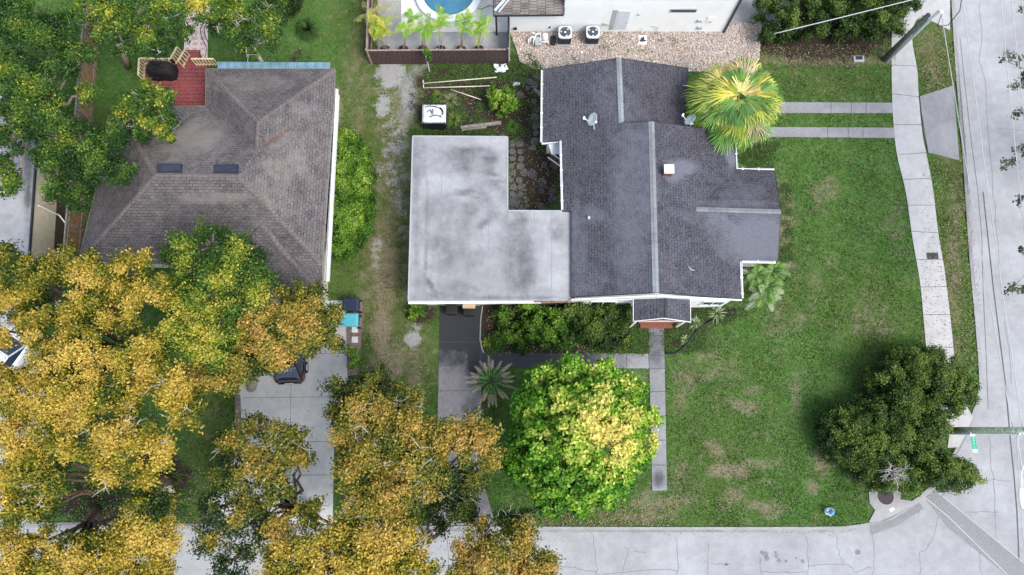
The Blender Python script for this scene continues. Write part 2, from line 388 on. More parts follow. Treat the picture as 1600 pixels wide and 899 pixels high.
SAND = [(612, 115, 22, 26, .8), (640, 150, 14, 40, .7), (600, 165, 14, 20, .6), (625, 210, 24, 40, .42), (600, 60, 16, 22, .55), (645, 530, 12, 12, .8), (652, 508, 10, 8, .6), (615, 260, 26, 50, .38), (660, 110, 20, 12, .6), (630, 330, 12, 50, .35), (590, 390, 8, 30, .4), (605, 25, 20, 18, .5), (660, 620, 10, 10, .4), (1385, 690, 20, 14, .4)]
SOIL = [(740, 165, 90, 60, .9), (835, 200, 45, 150, .9), (700, 130, 60, 30, .7), (860, 510, 125, 48, 1.0), (765, 500, 16, 45, 1.0), (1000, 520, 18, 35, .55), (1060, 515, 45, 30, .75), (1110, 490, 40, 18, .8), (845, 60, 30, 40, .7), (1280, 55, 115, 42, .9), (650, 180, 16, 90, .45), (1185, 235, 18, 22, .7), (1190, 425, 30, 26, .8), (1400, 660, 60, 40, .3), (400, 120, 1, 1, 0), (225, 800, 60, 26, .9), (140, 780, 50, 36, .9), (250, 750, 50, 40, .8), (315, 820, 30, 8, .6), (85, 370, 24, 90, 1.0), (660, 490, 24, 18, .8), (470, 90, 20, 14, .5), (550, 600, 20, 30, .6), (640, 780, 90, 40, .5), (450, 790, 1, 1, 0), (100, 650, 150, 60, .5)]
OLIVE = [(1460, 110, 30, 60, .75), (1490, 400, 26, 200, .7), (605, 300, 70, 320, 1.0), (900, 812, 120, 14, .7), (700, 300, 1, 1, 0), (1300, 470, 100, 50, .35), (1370, 500, 60, 70, .4), (1100, 700, 90, 130, .35), (1300, 120, 100, 30, .3), (330, 700, 40, 100, .35), (740, 120, 90, 30, .5)]
DEEP = [(1250, 330, 60, 60, .15), (660, 600, 20, 60, .35), (770, 620, 40, 60, .4), (800, 760, 60, 50, .5), (330, 640, 50, 80, .5), (1290, 130, 110, 40, .45), (250, 50, 90, 60, .2), (1350, 780, 60, 30, .4), (1200, 300, 30, 30, .3)]  # deeper green; patches by the lime tree paint its shadow on the grass
def masks(x, y):
    px, py = toPX(x, y, 0)
    m = np.stack([blobs(px, py, DRY), blobs(px, py, SAND), blobs(px, py, SOIL), np.ones(len(px))], 1)
    t = np.stack([blobs(px, py, OLIVE), blobs(px, py, DEEP), np.zeros(len(px)), np.ones(len(px))], 1)
    out = (px < -60) | (px > 1660) | (py < -60) | (py > 960)
    t[out, 0] = .3
    return m, t
def ground():
    xs, ys = ingrid(); X, Y = np.meshgrid(xs, ys); x = X.ravel(); y = Y.ravel(); nx, ny = len(xs), len(ys)
    z = np.where(inpoly(x, y, road_xy), -.25, 0.0)
    und = .012*np.sin(x*1.7+y*.6)*np.sin(y*1.3-x*.4); z = np.where(z == 0, und-.012, z)
    k = (np.arange(ny-1)[:, None]*nx+np.arange(nx-1)[None, :]).ravel()
    F = np.stack([k, k+1, k+nx+1, k+nx], 1)
    me = bpy.data.meshes.new('ground'); me.vertices.add(len(x)); me.vertices.foreach_set('co', np.stack([x, y, z], 1).astype(np.float32).ravel())
    me.loops.add(F.size); me.loops.foreach_set('vertex_index', F.astype(np.int32).ravel())
    me.polygons.add(len(F)); me.polygons.foreach_set('loop_start', (np.arange(len(F))*4).astype(np.int32)); me.polygons.foreach_set('loop_total', np.full(len(F), 4, np.int32))
    me.update(calc_edges=True)
    m, t = masks(x, y)
    for nm, a in (('mask', m), ('tone', t)):
        at = me.attributes.new(nm, 'FLOAT_COLOR', 'POINT'); at.data.foreach_set('color', a.astype(np.float32).ravel())
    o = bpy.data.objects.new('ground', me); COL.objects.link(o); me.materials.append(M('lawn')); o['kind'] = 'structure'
ground()

# ------------------------------------------------------------------ streets, kerb, walks
ZR = -.11
mb = MB(); mb.poly([(x, y, ZR) for x, y in road_xy]); road = mb.build('street', 'asphalt'); road['kind'] = 'structure'
if road.data.polygons[0].normal.z < 0: road.data.flip_normals()
def strip(pts, half, z, mb, h=0, off=0):
    pts = [Vector((a, b)) for a, b in pts]; L = []; R = []
    for i, p in enumerate(pts):
        d = (pts[min(i+1, len(pts)-1)]-pts[max(i-1, 0)]).normalized(); n = Vector((-d.y, d.x)); c = p+n*off
        L.append(c+n*half); R.append(c-n*half)
    for i in range(len(pts)-1):
        if h:
            a, b, c, d = L[i], L[i+1], R[i+1], R[i]
            mb.add([(*q, z-h) for q in (a, b, c, d)]+[(*q, z) for q in (a, b, c, d)], [(4, 7, 6, 5), (0, 1, 5, 4), (2, 3, 7, 6), (1, 2, 6, 5), (3, 0, 4, 7)])
        else: mb.poly([(*L[i], z), (*R[i], z), (*R[i+1], z), (*L[i+1], z)])
    return mb
strip(kerb_xy, .07, .022, mb := MB(), h=.2, off=.04).build('kerb', 'kerb_concrete', stain=[(1500, 300, 30, 200, .5), (1400, 800, 60, 20, .6), (250, 818, 200, 10, .7)])['kind'] = 'structure'
mb = MB(); gut = [q for q in kerb_xy if abs(q[0]) < 60 and -20 < q[1] < 40]; strip(gut, .09, ZR+.008, mb, off=.18)
mb.build('gutter', 'kerb_concrete', stain=[(1500, 210, 30, 100, .9), (1500, 400, 30, 500, .35), (600, 830, 900, 20, .35)])['kind'] = 'structure'
def roadsheet(name, pts, dz, mat, stain=None):
    mb = MB(); mb.poly([(*XY(a, b, ZR), ZR+dz) for a, b in pts]); o = mb.build(name, mat, stain=stain); o['kind'] = 'structure'
    if o.data.polygons[0].normal.z < 0: o.data.flip_normals()
    return o
roadsheet('asphalt_patch', [(1444, 777), (1462, 769), (1500, 800), (1600, 882), (1680, 950), (1655, 975), (1580, 905), (1480, 824)], .012, 'asphalt_dark')
roadsheet('gutter_apron', [(1358, 822), (1395, 812), (1436, 786), (1443, 795), (1400, 822), (1362, 836)], .014, 'asphalt_dark')
# thin pale seams beside the patch, and old cracks
mb = MB()
for L in ([(1443, 776), (1480, 806), (1578, 902), (1600, 922)], [(1465, 769), (1500, 798), (1600, 880), (1640, 913)]):
    strip([XY(*q, ZR) for q in L], .025, ZR+.018, mb)
mb.build('patch_seam', 'pale_concrete')['kind'] = 'structure'
def wob(a, b, n, amp):
    a = np.array(a, float); b = np.array(b, float); d = b-a; nn = np.array([-d[1], d[0]])/max(1e-6, np.hypot(*d)); w = 0; out = []
    for i in range(n+1):
        w = w*.75+random.uniform(-amp, amp); out.append(tuple(a+d*i/n+nn*w*(0 if i in (0, n) else 1)))
    return out
mb = MB()
for L, am in (([(924, 832), (930, 899)], 3), ([(975, 855), (981, 870), (972, 899)], 2), ([(1055, 840), (1059, 880), (1056, 899)], 1.5), ([(1107, 850), (1106, 899)], 2), ([(1110, 880), (1142, 883)], 2), ([(1187, 870), (1191, 899)], 2), ([(1189, 893), (1230, 894), (1258, 894)], 1), ([(1258, 836), (1260, 899)], 2.5),
   ([(1306, 838), (1312, 862), (1316, 882)], 2), ([(1262, 885), (1325, 882), (1338, 895), (1362, 888)], 1.5), ([(1363, 836), (1362, 899)], 1.5), ([(1465, 808), (1452, 850), (1437, 862), (1436, 899)], 2.5), ([(860, 882), (925, 893), (945, 897), (1060, 893)], 2), ([(1480, 815), (1515, 815)], .5), ([(1530, 752), (1550, 749), (1580, 752)], 1), ([(1530, 845), (1535, 899)], 2), ([(990, 862), (1010, 863)], 1),
   ([(1545, 680), (1548, 720), (1552, 752), (1556, 840)], 1.5), ([(1531, 5), (1534, 60), (1530, 90), (1541, 140), (1548, 250), (1556, 320), (1560, 420)], 1.5), ([(1560, 800), (1500, 802)], 2), ([(1570, 500), (1576, 540), (1580, 600)], 1), ([(1555, 200), (1600, 205)], .8), ([(700, 835), (700, 899)], 1), ([(540, 880), (600, 880), (700, 884), (830, 880)], 1)):
    pts = []
    for i in range(len(L)-1): pts += wob(L[i], L[i+1], 7, am)[:-1]
    pts.append(L[-1]); strip([XY(*q, ZR) for q in pts], .016, ZR+.004, mb)
mb.build('road_crack', 'crack_faint')['kind'] = 'structure'
mb = MB(); strip([XY(*q, ZR) for q in [(1536, 300), (1552, 450), (1571, 600), (1578, 680), (1584, 740), (1589, 800), (1593, 899), (1597, 960)]], .035, ZR+.006, mb); strip([XY(*q, ZR) for q in [(1500, 60), (1515, 200), (1528, 300), (1534, 370), (1536, 450), (1541, 560), (1544, 640)]], .014, ZR+.006, mb)
mb.build('road_seam', 'crack')['kind'] = 'structure'
mb = MB()
for (x, y, r) in ((1196, 866, 5), (1213, 869, 3.2), (1217, 876, 4), (1228, 877, 2.5), (1254, 877, 3.4), (1340, 863, 4.5), (1135, 882, 2.5), (1198, 873, 4), (1190, 863, 3), (1212, 863, 2), (1244, 872, 2)):
    c = XY(x, y, ZR); mb.poly([(c[0]+math.cos(a*.7)*r*.036*random.uniform(.8, 1.1), c[1]+math.sin(a*.7)*r*.036*random.uniform(.8, 1.1), ZR+.004) for a in range(9)])
mb.build('oil_spots', 'crack_faint')['kind'] = 'structure'

WALK = [(1438, -60), (1398, 0), (1393, 60), (1394, 160), (1400, 235), (1415, 300), (1425, 370), (1437, 440), (1443, 500), (1447, 545), (1455, 600), (1466, 640), (1484, 672), (1480, 700), (1497, 699), (1508, 680), (1520, 652), (1508, 632), (1497, 610), (1492, 570), (1487, 520), (1482, 475), (1475, 420), (1465, 360), (1458, 300), (1448, 245), (1441, 210), (1435, 150), (1433, 110), (1425, 60), (1437, 28), (1484, 48), (1484, -60)]
WALK = [WALK[0]]+smoothline(WALK[1:13])+WALK[13:17]+smoothline(WALK[17:32])+WALK[32:]
sheet('sidewalk', WALK, .03, 'pale_concrete', thick=.09, stain=None)
sheet('driveway_apron', [(1437, 151), (1489, 134), (1499, 251), (1450, 238.5), (1443, 205)], .022, 'walk_concrete', thick=.08)
sheet('driveway_strip', [(1190, 160), (1394, 161), (1394.5, 177), (1190, 177)], .03, 'walk_concrete', thick=.05)
sheet('driveway_strip', [(1180, 199), (1396, 200), (1398, 216), (1180, 214)], .03, 'walk_concrete', thick=.05)
def gridsheet(name, corners, z, mat, stain, nx, ny, thick=.05):
    PAVED.append(corners); mb = MB(); c = [(*XY(a, b), z) for a, b in corners]; mb.quadgrid(c, nx, ny)
    xy = [q[:2] for q in c]; n = 4
    mb.add([(x, y, z-thick) for x, y in xy]+[(x, y, z) for x, y in xy], [(i, (i+1) % n, n+(i+1) % n, n+i) for i in range(n)])
    o = mb.build(name, mat, stain=stain); o['kind'] = 'structure'
    if o.data.polygons[0].normal.z < 0: o.data.flip_normals()
gridsheet('front_walk', [(1013, 505), (1037, 505), (1042, 766.5), (1019, 767)], .035, 'walk_concrete', [(1025, 540, 16, 34, .55), (1030, 748, 9, 12, .6), (1026, 640, 16, 60, .15)], 6, 60)
gridsheet('cross_walk', [(750, 551), (1013, 553), (1014, 576), (752, 574)], .031, 'walk_concrete', [(800, 562, 100, 20, 1.0), (900, 563, 50, 20, .75), (970, 563, 25, 16, .35)], 80, 6)
gridsheet('driveway', [(688, 455), (752, 455), (752, 745), (682, 745)], .03, 'drive_concrete', [(719, 500, 60, 66, .95), (705, 560, 40, 14, .7), (720, 600, 60, 60, .22), (740, 540, 14, 60, .9), (735, 640, 14, 20, .5)], 20, 80)
gridsheet('driveway', [(682, 745), (752, 745), (775, 821), (672, 821)], .03, 'drive_concrete', [(760, 780, 20, 40, .3)], 10, 12)
sheet('neighbour_driveway', [(500, 470), (541, 470), (541, 515), (543, 590), (530, 640), (522, 700), (520, 819), (325, 818), (325, 780), (352, 760), (378, 690), (375, 590), (400, 560), (420, 470)], .03, 'new_concrete', thick=.05)
sheet('brick_border', [(541, 468), (566, 468), (566, 515), (560, 585), (543, 588)], .034, 'brick_paving', uv=True, thick=.05)
sheet('brick_border', [(367, 592), (375, 590), (376, 662), (380, 672), (373, 676), (368, 664)], .034, 'brick_paving', uv=True, thick=.05)
sheet('brick_border', [(320, 780), (326, 780), (326, 818), (320, 818)], .034, 'brick_paving', uv=True, thick=.05)
sheet('concrete_yard', [(-60, 480), (60, 480), (75, 700), (60, 816), (-60, 816)], .03, 'pale_concrete', thick=.05)
# joints
mb = MB()
def J(a, b, z=.034, w=.014): strip([XY(*a), XY(*b)], w, z, mb)
for a, b in (((1394, 102.5), (1434, 104)), ((1394, 147), (1435, 152)), ((1396, 195), (1440, 195.5)), ((1405, 242), (1448, 239)), ((1411, 281), (1455, 279)), ((1418, 321), (1459, 321)), ((1423, 362), (1465, 364)), ((1432, 406), (1473, 406)), ((1438, 449), (1480, 448)), ((1443, 492), (1486, 492)), ((1448, 543), (1491, 543)), ((1437, 60), (1393, 58)), ((1435, 151), (1450, 239))): J(a, b, .035)
for y in (525, 555.5, 576, 612, 650, 688, 727): J((1013+(y-505)*.022, y), (1037.5+(y-505)*.02, y), .040)
for x in (830, 925, 979): J((x, 553), (x, 576), .036)
for y in (535, 571, 611, 660, 705): J((686, y), (752, y), .035, .012)
for y in (552, 620, 690, 742, 790): J((380 if y < 700 else 340, y+2), (543-(y-552)*.12, y), .035, .010)
J((455, 600), (452, 818), .035, .010)
for x in (1298, 1330, 1353): J((x, 160), (x, 177), .034); J((x-5, 199), (x-5, 216), .034)
mb.build('paving_joint', 'joint')['kind'] = 'structure'
# storm drain pad at the corner
mb = MB(); mb.prism([XY(a, b) for a, b in [(1357, 816), (1367, 797), (1358, 786), (1357, 769), (1366, 758), (1400, 758), (1407, 768), (1406, 780), (1424, 783), (1440, 772), (1444, 774), (1425, 789), (1395, 806), (1372, 815)]], -.1, .055)
PAVED.append([(1355, 818), (1357, 765), (1400, 755), (1410, 780), (1445, 770), (1400, 808)])
t = thing('storm_drain', P(1385, 785), 'dark round manhole cover set in the concrete corner pad by the kerb', 'storm drain')
mb.build('concrete_pad', 'kerb_concrete', t, stain=[(1375, 775, 30, 16, .45), (1410, 785, 12, 8, .3)])
mb = MB(); mb.lathe(P(1384, 776, .055), [(.44, 0), (.44, .02), (.40, .022), (.38, .016), (.02, .018)], 28); mb.build('manhole_cover', 'iron', t)
mb = MB(); mb.box((P(1393, 796)[0], P(1393, 796)[1], .058), (.26, .16, .01), .5); mb.build('white_marker', 'white_paint', t)
# water meter lid in the sidewalk and grey utility box in the grass
t = thing('meter_box', P(1456, 401), 'dark iron meter lid sunk in the pale sidewalk', 'utility lid')
mb = MB(); mb.box((*XY(1456.5, 400.5), .036), (.66, .38, .012)); mb.build('lid', 'iron', t, bevel=.01)
mb = MB(); mb.box((*XY(1456.5, 400.5), .034), (.72, .44, .008)); mb.build('frame', 'grey_wood', t)
t = thing('utility_box', P(1341, 93), 'grey ground utility box beneath the edge of the big hedge', 'utility box')
mb = MB(); mb.box((*XY(1341, 93), .05), (.66, .40, .12)); mb.build('box_rim', 'metal_grey', t, bevel=.01)
mb = MB(); mb.box((*XY(1341, 92), .115), (.44, .24, .01)); mb.build('lid', 'iron', t)

# ------------------------------------------------------------------ buildings
def inset(poly, d):
    n = len(poly); A = sum(poly[i][0]*poly[(i+1) % n][1]-poly[(i+1) % n][0]*poly[i][1] for i in range(n)); s = 1 if A > 0 else -1; out = []
    for i in range(n):
        p0, p1, p2 = (Vector(poly[k % n]) for k in (i-1, i, i+1)); a = (p1-p0).normalized(); b = (p2-p1).normalized()
        na = Vector((-a.y, a.x))*s; nb = Vector((-b.y, b.x))*s; m = (na+nb); m = m/max(.3, m.dot(na)) if m.length > .1 else na; out.append(tuple(p1+m*d))
    return out
def roof(name, faces, mat, parent, fascia='white_paint', th=.16, stain=None, sub=True):
    """faces: lists of (px, py, z).  Top sheet, fascia boards round the free edges, soffit below."""
    F = [[P(*q) for q in f] for f in faces]; mb = MB()
    for f in F:
        c = [Vector(q) for q in f]; nrm = Vector((0, 0, 0))
        for i in range(len(c)): nrm += c[i].cross(c[(i+1) % len(c)])
        if nrm.z < 0: f.reverse()
        mb.poly(f)
    o = mb.build(name, mat, parent, uv=True)
    if stain is not None:
        me = o.data; base = wloc(o)
    key = lambda q: tuple(round(k, 3) for k in q); cnt = {}
    for f in F:
        for i in range(len(f)):
            a, b = key(f[i]), key(f[(i+1) % len(f)]); cnt[(a, b)] = cnt.get((a, b), 0)+1
    fm = MB(); 
    for (a, b) in cnt:
        if (b, a) in cnt: continue
        A, B = Vector(a), Vector(b); d = Vector(((B-A).y, -(B-A).x, 0)); d = d.normalized()*.028 if d.length else d
        fm.add([A+(0*d)+Vector((0, 0, .012)), B+Vector((0, 0, .012)), B+Vector((0, 0, -th)), A+Vector((0, 0, -th)), A+d+Vector((0, 0, .012)), B+d+Vector((0, 0, .012)), B+d+Vector((0, 0, -th)), A+d+Vector((0, 0, -th))],
               [(0, 1, 5, 4), (4, 5, 6, 7), (3, 2, 6, 7), (0, 4, 7, 3), (1, 5, 6, 2)])
    fm.build('fascia', fascia, o)
    sm = MB()
    for f in F: sm.poly([(x, y, z-th+.01) for x, y, z in reversed(f)])
    sm.build('soffit', 'wall_shade', o)
    return o
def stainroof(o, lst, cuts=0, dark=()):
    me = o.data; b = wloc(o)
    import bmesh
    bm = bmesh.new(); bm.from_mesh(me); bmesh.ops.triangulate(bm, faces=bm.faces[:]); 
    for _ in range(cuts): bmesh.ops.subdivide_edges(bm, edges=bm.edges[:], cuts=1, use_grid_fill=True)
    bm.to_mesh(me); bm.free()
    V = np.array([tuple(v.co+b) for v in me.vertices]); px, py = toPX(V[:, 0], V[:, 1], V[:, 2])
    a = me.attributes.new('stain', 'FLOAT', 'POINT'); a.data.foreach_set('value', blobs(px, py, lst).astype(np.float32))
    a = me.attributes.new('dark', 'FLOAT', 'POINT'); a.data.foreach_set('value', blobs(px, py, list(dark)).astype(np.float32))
def ridge(parent, pts, width, mat, name='ridge_cap', lift=.02):
    """cap of shingles bent over a ridge or hip: two narrow strips"""
    mb = MB()
    for i in range(len(pts)-1):
        A = Vector(P(*pts[i])); B = Vector(P(*pts[i+1])); d = B-A; n = Vector((d.y, -d.x, 0)).normalized()*width/2; up = Vector((0, 0, lift)); dn = Vector((0, 0, lift-width*.13))
        mb.add([A+up, B+up, B+n+dn, A+n+dn, B-n+dn, A-n+dn], [(0, 3, 2, 1), (0, 1, 4, 5)])
    return mb.build(name, mat, parent, uv=True)
def wallprism(poly, z0, z1, mat, parent, name='wall'):
    mb = MB(); mb.prism(poly, z0, z1); return mb.build(name, mat, parent)
def window(parent, a, b, z0, z1, out):
    """window between ground points a and b on a wall, out = outward unit normal"""
    a = Vector((*a, 0)); b = Vector((*b, 0)); o = Vector((*out, 0)); m = MB(); u = (b-a)
    for p, q, za, zb in ((a, b, z0-.05, z0), (a, b, z1, z1+.05)): m.bar(p+o*.02+Vector((0, 0, (za+zb)/2)), q+o*.02+Vector((0, 0, (za+zb)/2)), .07, .06)
    for k in (0, .5, 1): m.bar(a+u*k+o*.02+Vector((0, 0, z0)), a+u*k+o*.02+Vector((0, 0, z1)), .06, .06)
    f = m.build('window', 'white_paint', parent); g = MB()
    g.poly([a+o*.012+Vector((0, 0, z0)), b+o*.012+Vector((0, 0, z0)), b+o*.012+Vector((0, 0, z1)), a+o*.012+Vector((0, 0, z1))]); g.build('pane', 'glass_dark', f)

# --- the corner house with slate-coloured shingles and a flat grey wing
H = thing('corner_house', P(980, 330), 'white corner house with dark slate shingles and a flat grey roofed wing', 'house')
rW = [[(848, 109, 2.7), (967, 91, 3.85), (971, 192, 3.85), (847, 223, 2.7)], [(847, 223, 2.7), (971, 192, 3.85), (876, 219, 2.97)],
      [(876, 219, 2.97), (971, 192, 3.85), (1018, 190, 4.3), (1025, 457, 4.3), (893, 464, 3.13), (893, 330, 3.13), (879, 330, 3.0)]]
rE = [[(967, 91, 3.85), (1075, 107, 2.7), (1069, 205, 2.7), (971, 192, 3.85)],
      [(1018, 190, 4.3), (1150, 208, 3.0), (1152, 263, 3.0), (1088, 327, 3.62), (1158, 408, 3.0), (1158.5, 467, 3.0), (1025, 457, 4.3)]]
rG = [[(1152, 263, 3.0), (1210, 265, 3.0), (1220, 331, 3.62), (1088, 327, 3.62)], [(1088, 327, 3.62), (1220, 331, 3.62), (1215, 409, 3.0), (1158, 408, 3.0)]]
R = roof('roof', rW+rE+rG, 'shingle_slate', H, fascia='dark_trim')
stainroof(R, [(985, 215, 30, 22, .55), (1000, 300, 24, 80, .62), (990, 380, 22, 60, .5), (1010, 250, 12, 60, .6), (950, 150, 14, 60, .35), (925, 335, 26, 14, .5), (905, 400, 12, 60, .55), (1063, 262, 26, 12, .95), (1055, 272, 16, 12, .9), (1070, 268, 16, 6, .9), (1196, 235, 1, 1, 0), (1136, 240, 4, 22, .85, -22), (1145, 250, 6, 14, .75), (1110, 345, 60, 12, .45, 14), (1150, 370, 40, 18, .4), (1160, 300, 40, 18, .35), (920, 440, 50, 20, .35), (1040, 440, 60, 8, .25), (985, 320, 30, 140, .62), (1180, 372, 50, 38, 1.0), (1150, 318, 60, 6, .6), (1125, 345, 30, 14, .8, 30), (1120, 345, 30, 22, .6, 20), (900, 370, 8, 60, .6)], 5, [(1030, 150, 40, 50, .8), (1120, 300, 16, 40, .5, 50), (1180, 297, 48, 30, .75), (1118, 296, 34, 5, .9, -38), (1124, 368, 44, 5, .9, 46), (905, 250, 30, 70, .5), (905, 390, 8, 40, .6), (1130, 410, 24, 30, .4, 30), (870, 160, 20, 40, .4), (1100, 220, 50, 30, .5)])  # wear marks, plus painted light and shade on the wing slopes and valleys
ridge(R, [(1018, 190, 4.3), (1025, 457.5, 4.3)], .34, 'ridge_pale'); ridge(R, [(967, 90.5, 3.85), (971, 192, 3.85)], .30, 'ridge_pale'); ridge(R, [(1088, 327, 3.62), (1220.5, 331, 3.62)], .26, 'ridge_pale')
mb = MB()
for pts in ([(1152, 264, 3.0), (1148, 210, 3.0)], [(1210, 265, 3.0), (1153, 264, 3.0)], [(1158, 409, 3.0), (1160, 466, 3.0)], [(1159, 409, 3.0), (1212, 410, 3.0)], [(847, 110, 2.7), (846, 222, 2.7)], [(846.5, 224, 2.7), (875.5, 220, 2.8)], [(876, 220, 2.97), (878.5, 328, 3.0)]):
    mb = MB(); a, b = Vector(P(*pts[0])), Vector(P(*pts[1])); mb.bar(a-Vector((0, 0, .05)), b-Vector((0, 0, .05)), .11, .12)
    for k in range(1, int((b-a).length/.9)+1): q = a+(b-a)*min(1, k*.9/(b-a).length); mb.box((q.x, q.y, q.z+.015), (.16, .06, .02), math.atan2((b-a).y, (b-a).x)+1.57)
    mb.build('gutter', 'white_paint', H)
foot = [XY(*q) for q in [(848, 109, 2.7), (967, 91, 3.85), (1075, 107, 2.7), (1069, 207, 2.7), (1150, 208, 3.0), (1152, 263, 3), (1210, 265, 3), (1215, 409, 3), (1158, 408, 3), (1158.5, 467, 3), (879, 465, 3.0), (879, 330, 3.0), (876, 219, 2.97), (847, 223, 2.7)]]
foot[1] = tuple((np.array(foot[0])+np.array(foot[2]))/2)
fi = inset(foot, .38); ymin = XY(1025, 467, 3.0)[1]
fi = [(x, ymin+.02 if abs(y-ymin) < .6 else y) for x, y in fi]
wall = wallprism(fi, 0, 2.58, 'wall_white', H); PAVED.append([tuple(float(k) for k in toPX(*q)) for q in fi])
mb = MB(); yb = ymin+.03
gx0, gx1, gxm = P(893, 464, 3.13)[0], P(1150, 467, 3)[0], P(1025, 457, 4.3)[0]
mb.add([(gx0, yb, 2.5), (gx1, yb, 2.5), (gx1, yb, 2.8), (gxm, yb, 4.12), (gx0, yb, 2.92)]+[(gx0, yb+.12, 2.5), (gx1, yb+.12, 2.5), (gx1, yb+.12, 2.8), (gxm, yb+.12, 4.12), (gx0, yb+.12, 2.92)], [(0, 1, 2, 3, 4), (9, 8, 7, 6, 5), (0, 5, 6, 1), (2, 7, 8, 3), (3, 8, 9, 4)])
mb.build('gable', 'white_paint', H)
for a, b in (((893, 464, 3.06), (1025, 457.5, 4.23)), ((1025, 457.5, 4.23), (1158, 467.5, 2.93))):
    mb = MB(); a, b = P(*a), P(*b); mb.bar((a[0], yb-.10, a[2]-.02), (b[0], yb-.10, b[2]-.02), .06, .20); mb.build('barge_board', 'white_paint', H)
mb = MB(); q0, q1, q2 = P(848, 109, 2.7), P(967, 91, 3.85), P(1075, 107, 2.7); yy = min(q0[1], q2[1])-.05
mb.add([(q0[0]+.4, yy, 2.5), (q2[0]-.4, yy, 2.5), (q2[0]-.4, yy, 2.7), (q1[0], yy, 3.7), (q0[0]+.4, yy, 2.7)], [(4, 3, 2, 1, 0)]); mb.build('gable', 'white_paint', H)
window(H, (gx1-1.5, ymin+.02), (gx1-.3, ymin+.02), .9, 2.1, (0, -1)); window(H, (gx0+1.2, ymin+.02), (gx0+2.6, ymin+.02), .9, 2.1, (0, -1))
# flat roofed wing
fl = MB(); ZF = 2.95
cA = [P(645, 213, ZF), P(794, 214, ZF), P(783, 471, ZF), P(638, 471, ZF)]; cA[2] = (P(793, 471, ZF)[0], cA[3][1], ZF); cA[1] = (cA[2][0], cA[1][1], ZF)
cB = [(cA[1][0], P(793, 329.5, ZF)[1], ZF), P(893, 330, ZF), P(894, 470, ZF), (cA[1][0], cA[2][1], ZF)]
fl.quadgrid(cA, 30, 50); fl.quadgrid(cB, 20, 28)
FR = fl.build('flat_roof', 'flat_roof', H, stain=[(735, 255, 55, 24, .42), (700, 240, 30, 14, .3), (770, 300, 30, 26, .34), (690, 330, 30, 30, .26), (810, 390, 26, 60, .44), (800, 350, 22, 26, .34), (705, 370, 34, 40, .3), (718, 262, 20, 8, .55), (765, 250, 16, 5, .6), (775, 285, 18, 5, .6, -8), (752, 305, 16, 4, .5, -20), (742, 330, 14, 4, .45, -30), (808, 395, 18, 46, .5), (700, 380, 3, 60, .4), (668, 340, 2, 60, .35), (655, 440, 10, 20, .3), (720, 455, 40, 18, .3), (650, 330, 6, 120, .34), (660, 250, 8, 30, .3), (850, 455, 40, 6, .25), (760, 330, 50, 14, .3), (655, 465, 20, 8, .3), (742, 400, 20, 30, .2), (650, 250, 10, 40, .4), (712, 245, 34, 10, .5, 20), (735, 235, 30, 6, .55), (760, 270, 24, 4, .6, 12), (725, 300, 30, 5, .45, -10), (760, 345, 20, 5, .5, -35), (690, 395, 22, 34, .42), (665, 420, 3, 40, .45), (820, 410, 16, 50, .6), (815, 345, 14, 14, .5), (870, 360, 14, 20, .35), (700, 462, 50, 6, .4), (800, 465, 80, 4, .5), (672, 445, 4, 16, .6, -30), (730, 375, 2, 80, .35), (752, 300, 2, 70, .3)])
if FR.data.polygons[0].normal.z < 0: FR.data.flip_normals()
fx = [cA[0][:2], cA[1][:2], cB[0][:2], cB[1][:2], cB[2][:2], cA[3][:2]]
mb = MB()
for i in range(len(fx)):
    a, b = fx[i], fx[(i+1) % len(fx)]
    if i == 3: continue
    mb.bar((*a, ZF-.06), (*b, ZF-.06), .07, .17)
mb.build('roof_edge', 'metal_grey', FR)
a, b = fx[5], fx[4]; mb = MB(); mb.bar((a[0], a[1]-.07, ZF-.07), (b[0]-1.7, b[1]-.07, ZF-.07), .14, .13); mb.build('gutter', 'white_paint', FR)
mb = MB(); mb.bar((b[0]-2.1, b[1]-.06, ZF+.0), (b[0]-.35, b[1]-.06, ZF+.0), .10, .05); mb.bar((b[0]-.35, b[1]-.05, ZF), (b[0]+.15, b[1]+.14, ZF+.05), .08, .05); mb.build('rotten_board', 'tan_wood', FR)
mb = MB()      # membrane seams
for x in (690, 735, 765): mb.bar(P(x+1, 217, ZF+.004), P(x-3, 468, ZF+.004), .018, .006)
for x in (835, 862): mb.bar(P(x, 333, ZF+.004), P(x, 467, ZF+.004), .02, .006)
mb.bar((cB[0][0], cB[0][1], ZF+.004), (cB[0][0], cB[3][1], ZF+.004), .03, .008); mb.build('roof_seam', plain('seam', (.24, .25, .27), .8), FR)
fw = inset(fx, .3); wallprism(fw, 0, 2.75, 'wall_white', H); PAVED.append([tuple(float(k) for k in toPX(*q)) for q in fw])
mb = MB(); gy = fw[5][1]; g0, g1 = P(690, 478)[0], P(750, 478)[0]
for k in range(4): mb.box(((g0+g1)/2, gy-.03, .3+k*.55), (g1-g0, .04, .52))
mb.build('garage_door', 'wall_cream', H)
window(H, (fw[5][0]-.003, gy+1.5), (fw[5][0]-.003, gy+2.9), 1.0, 2.0, (-1, 0))
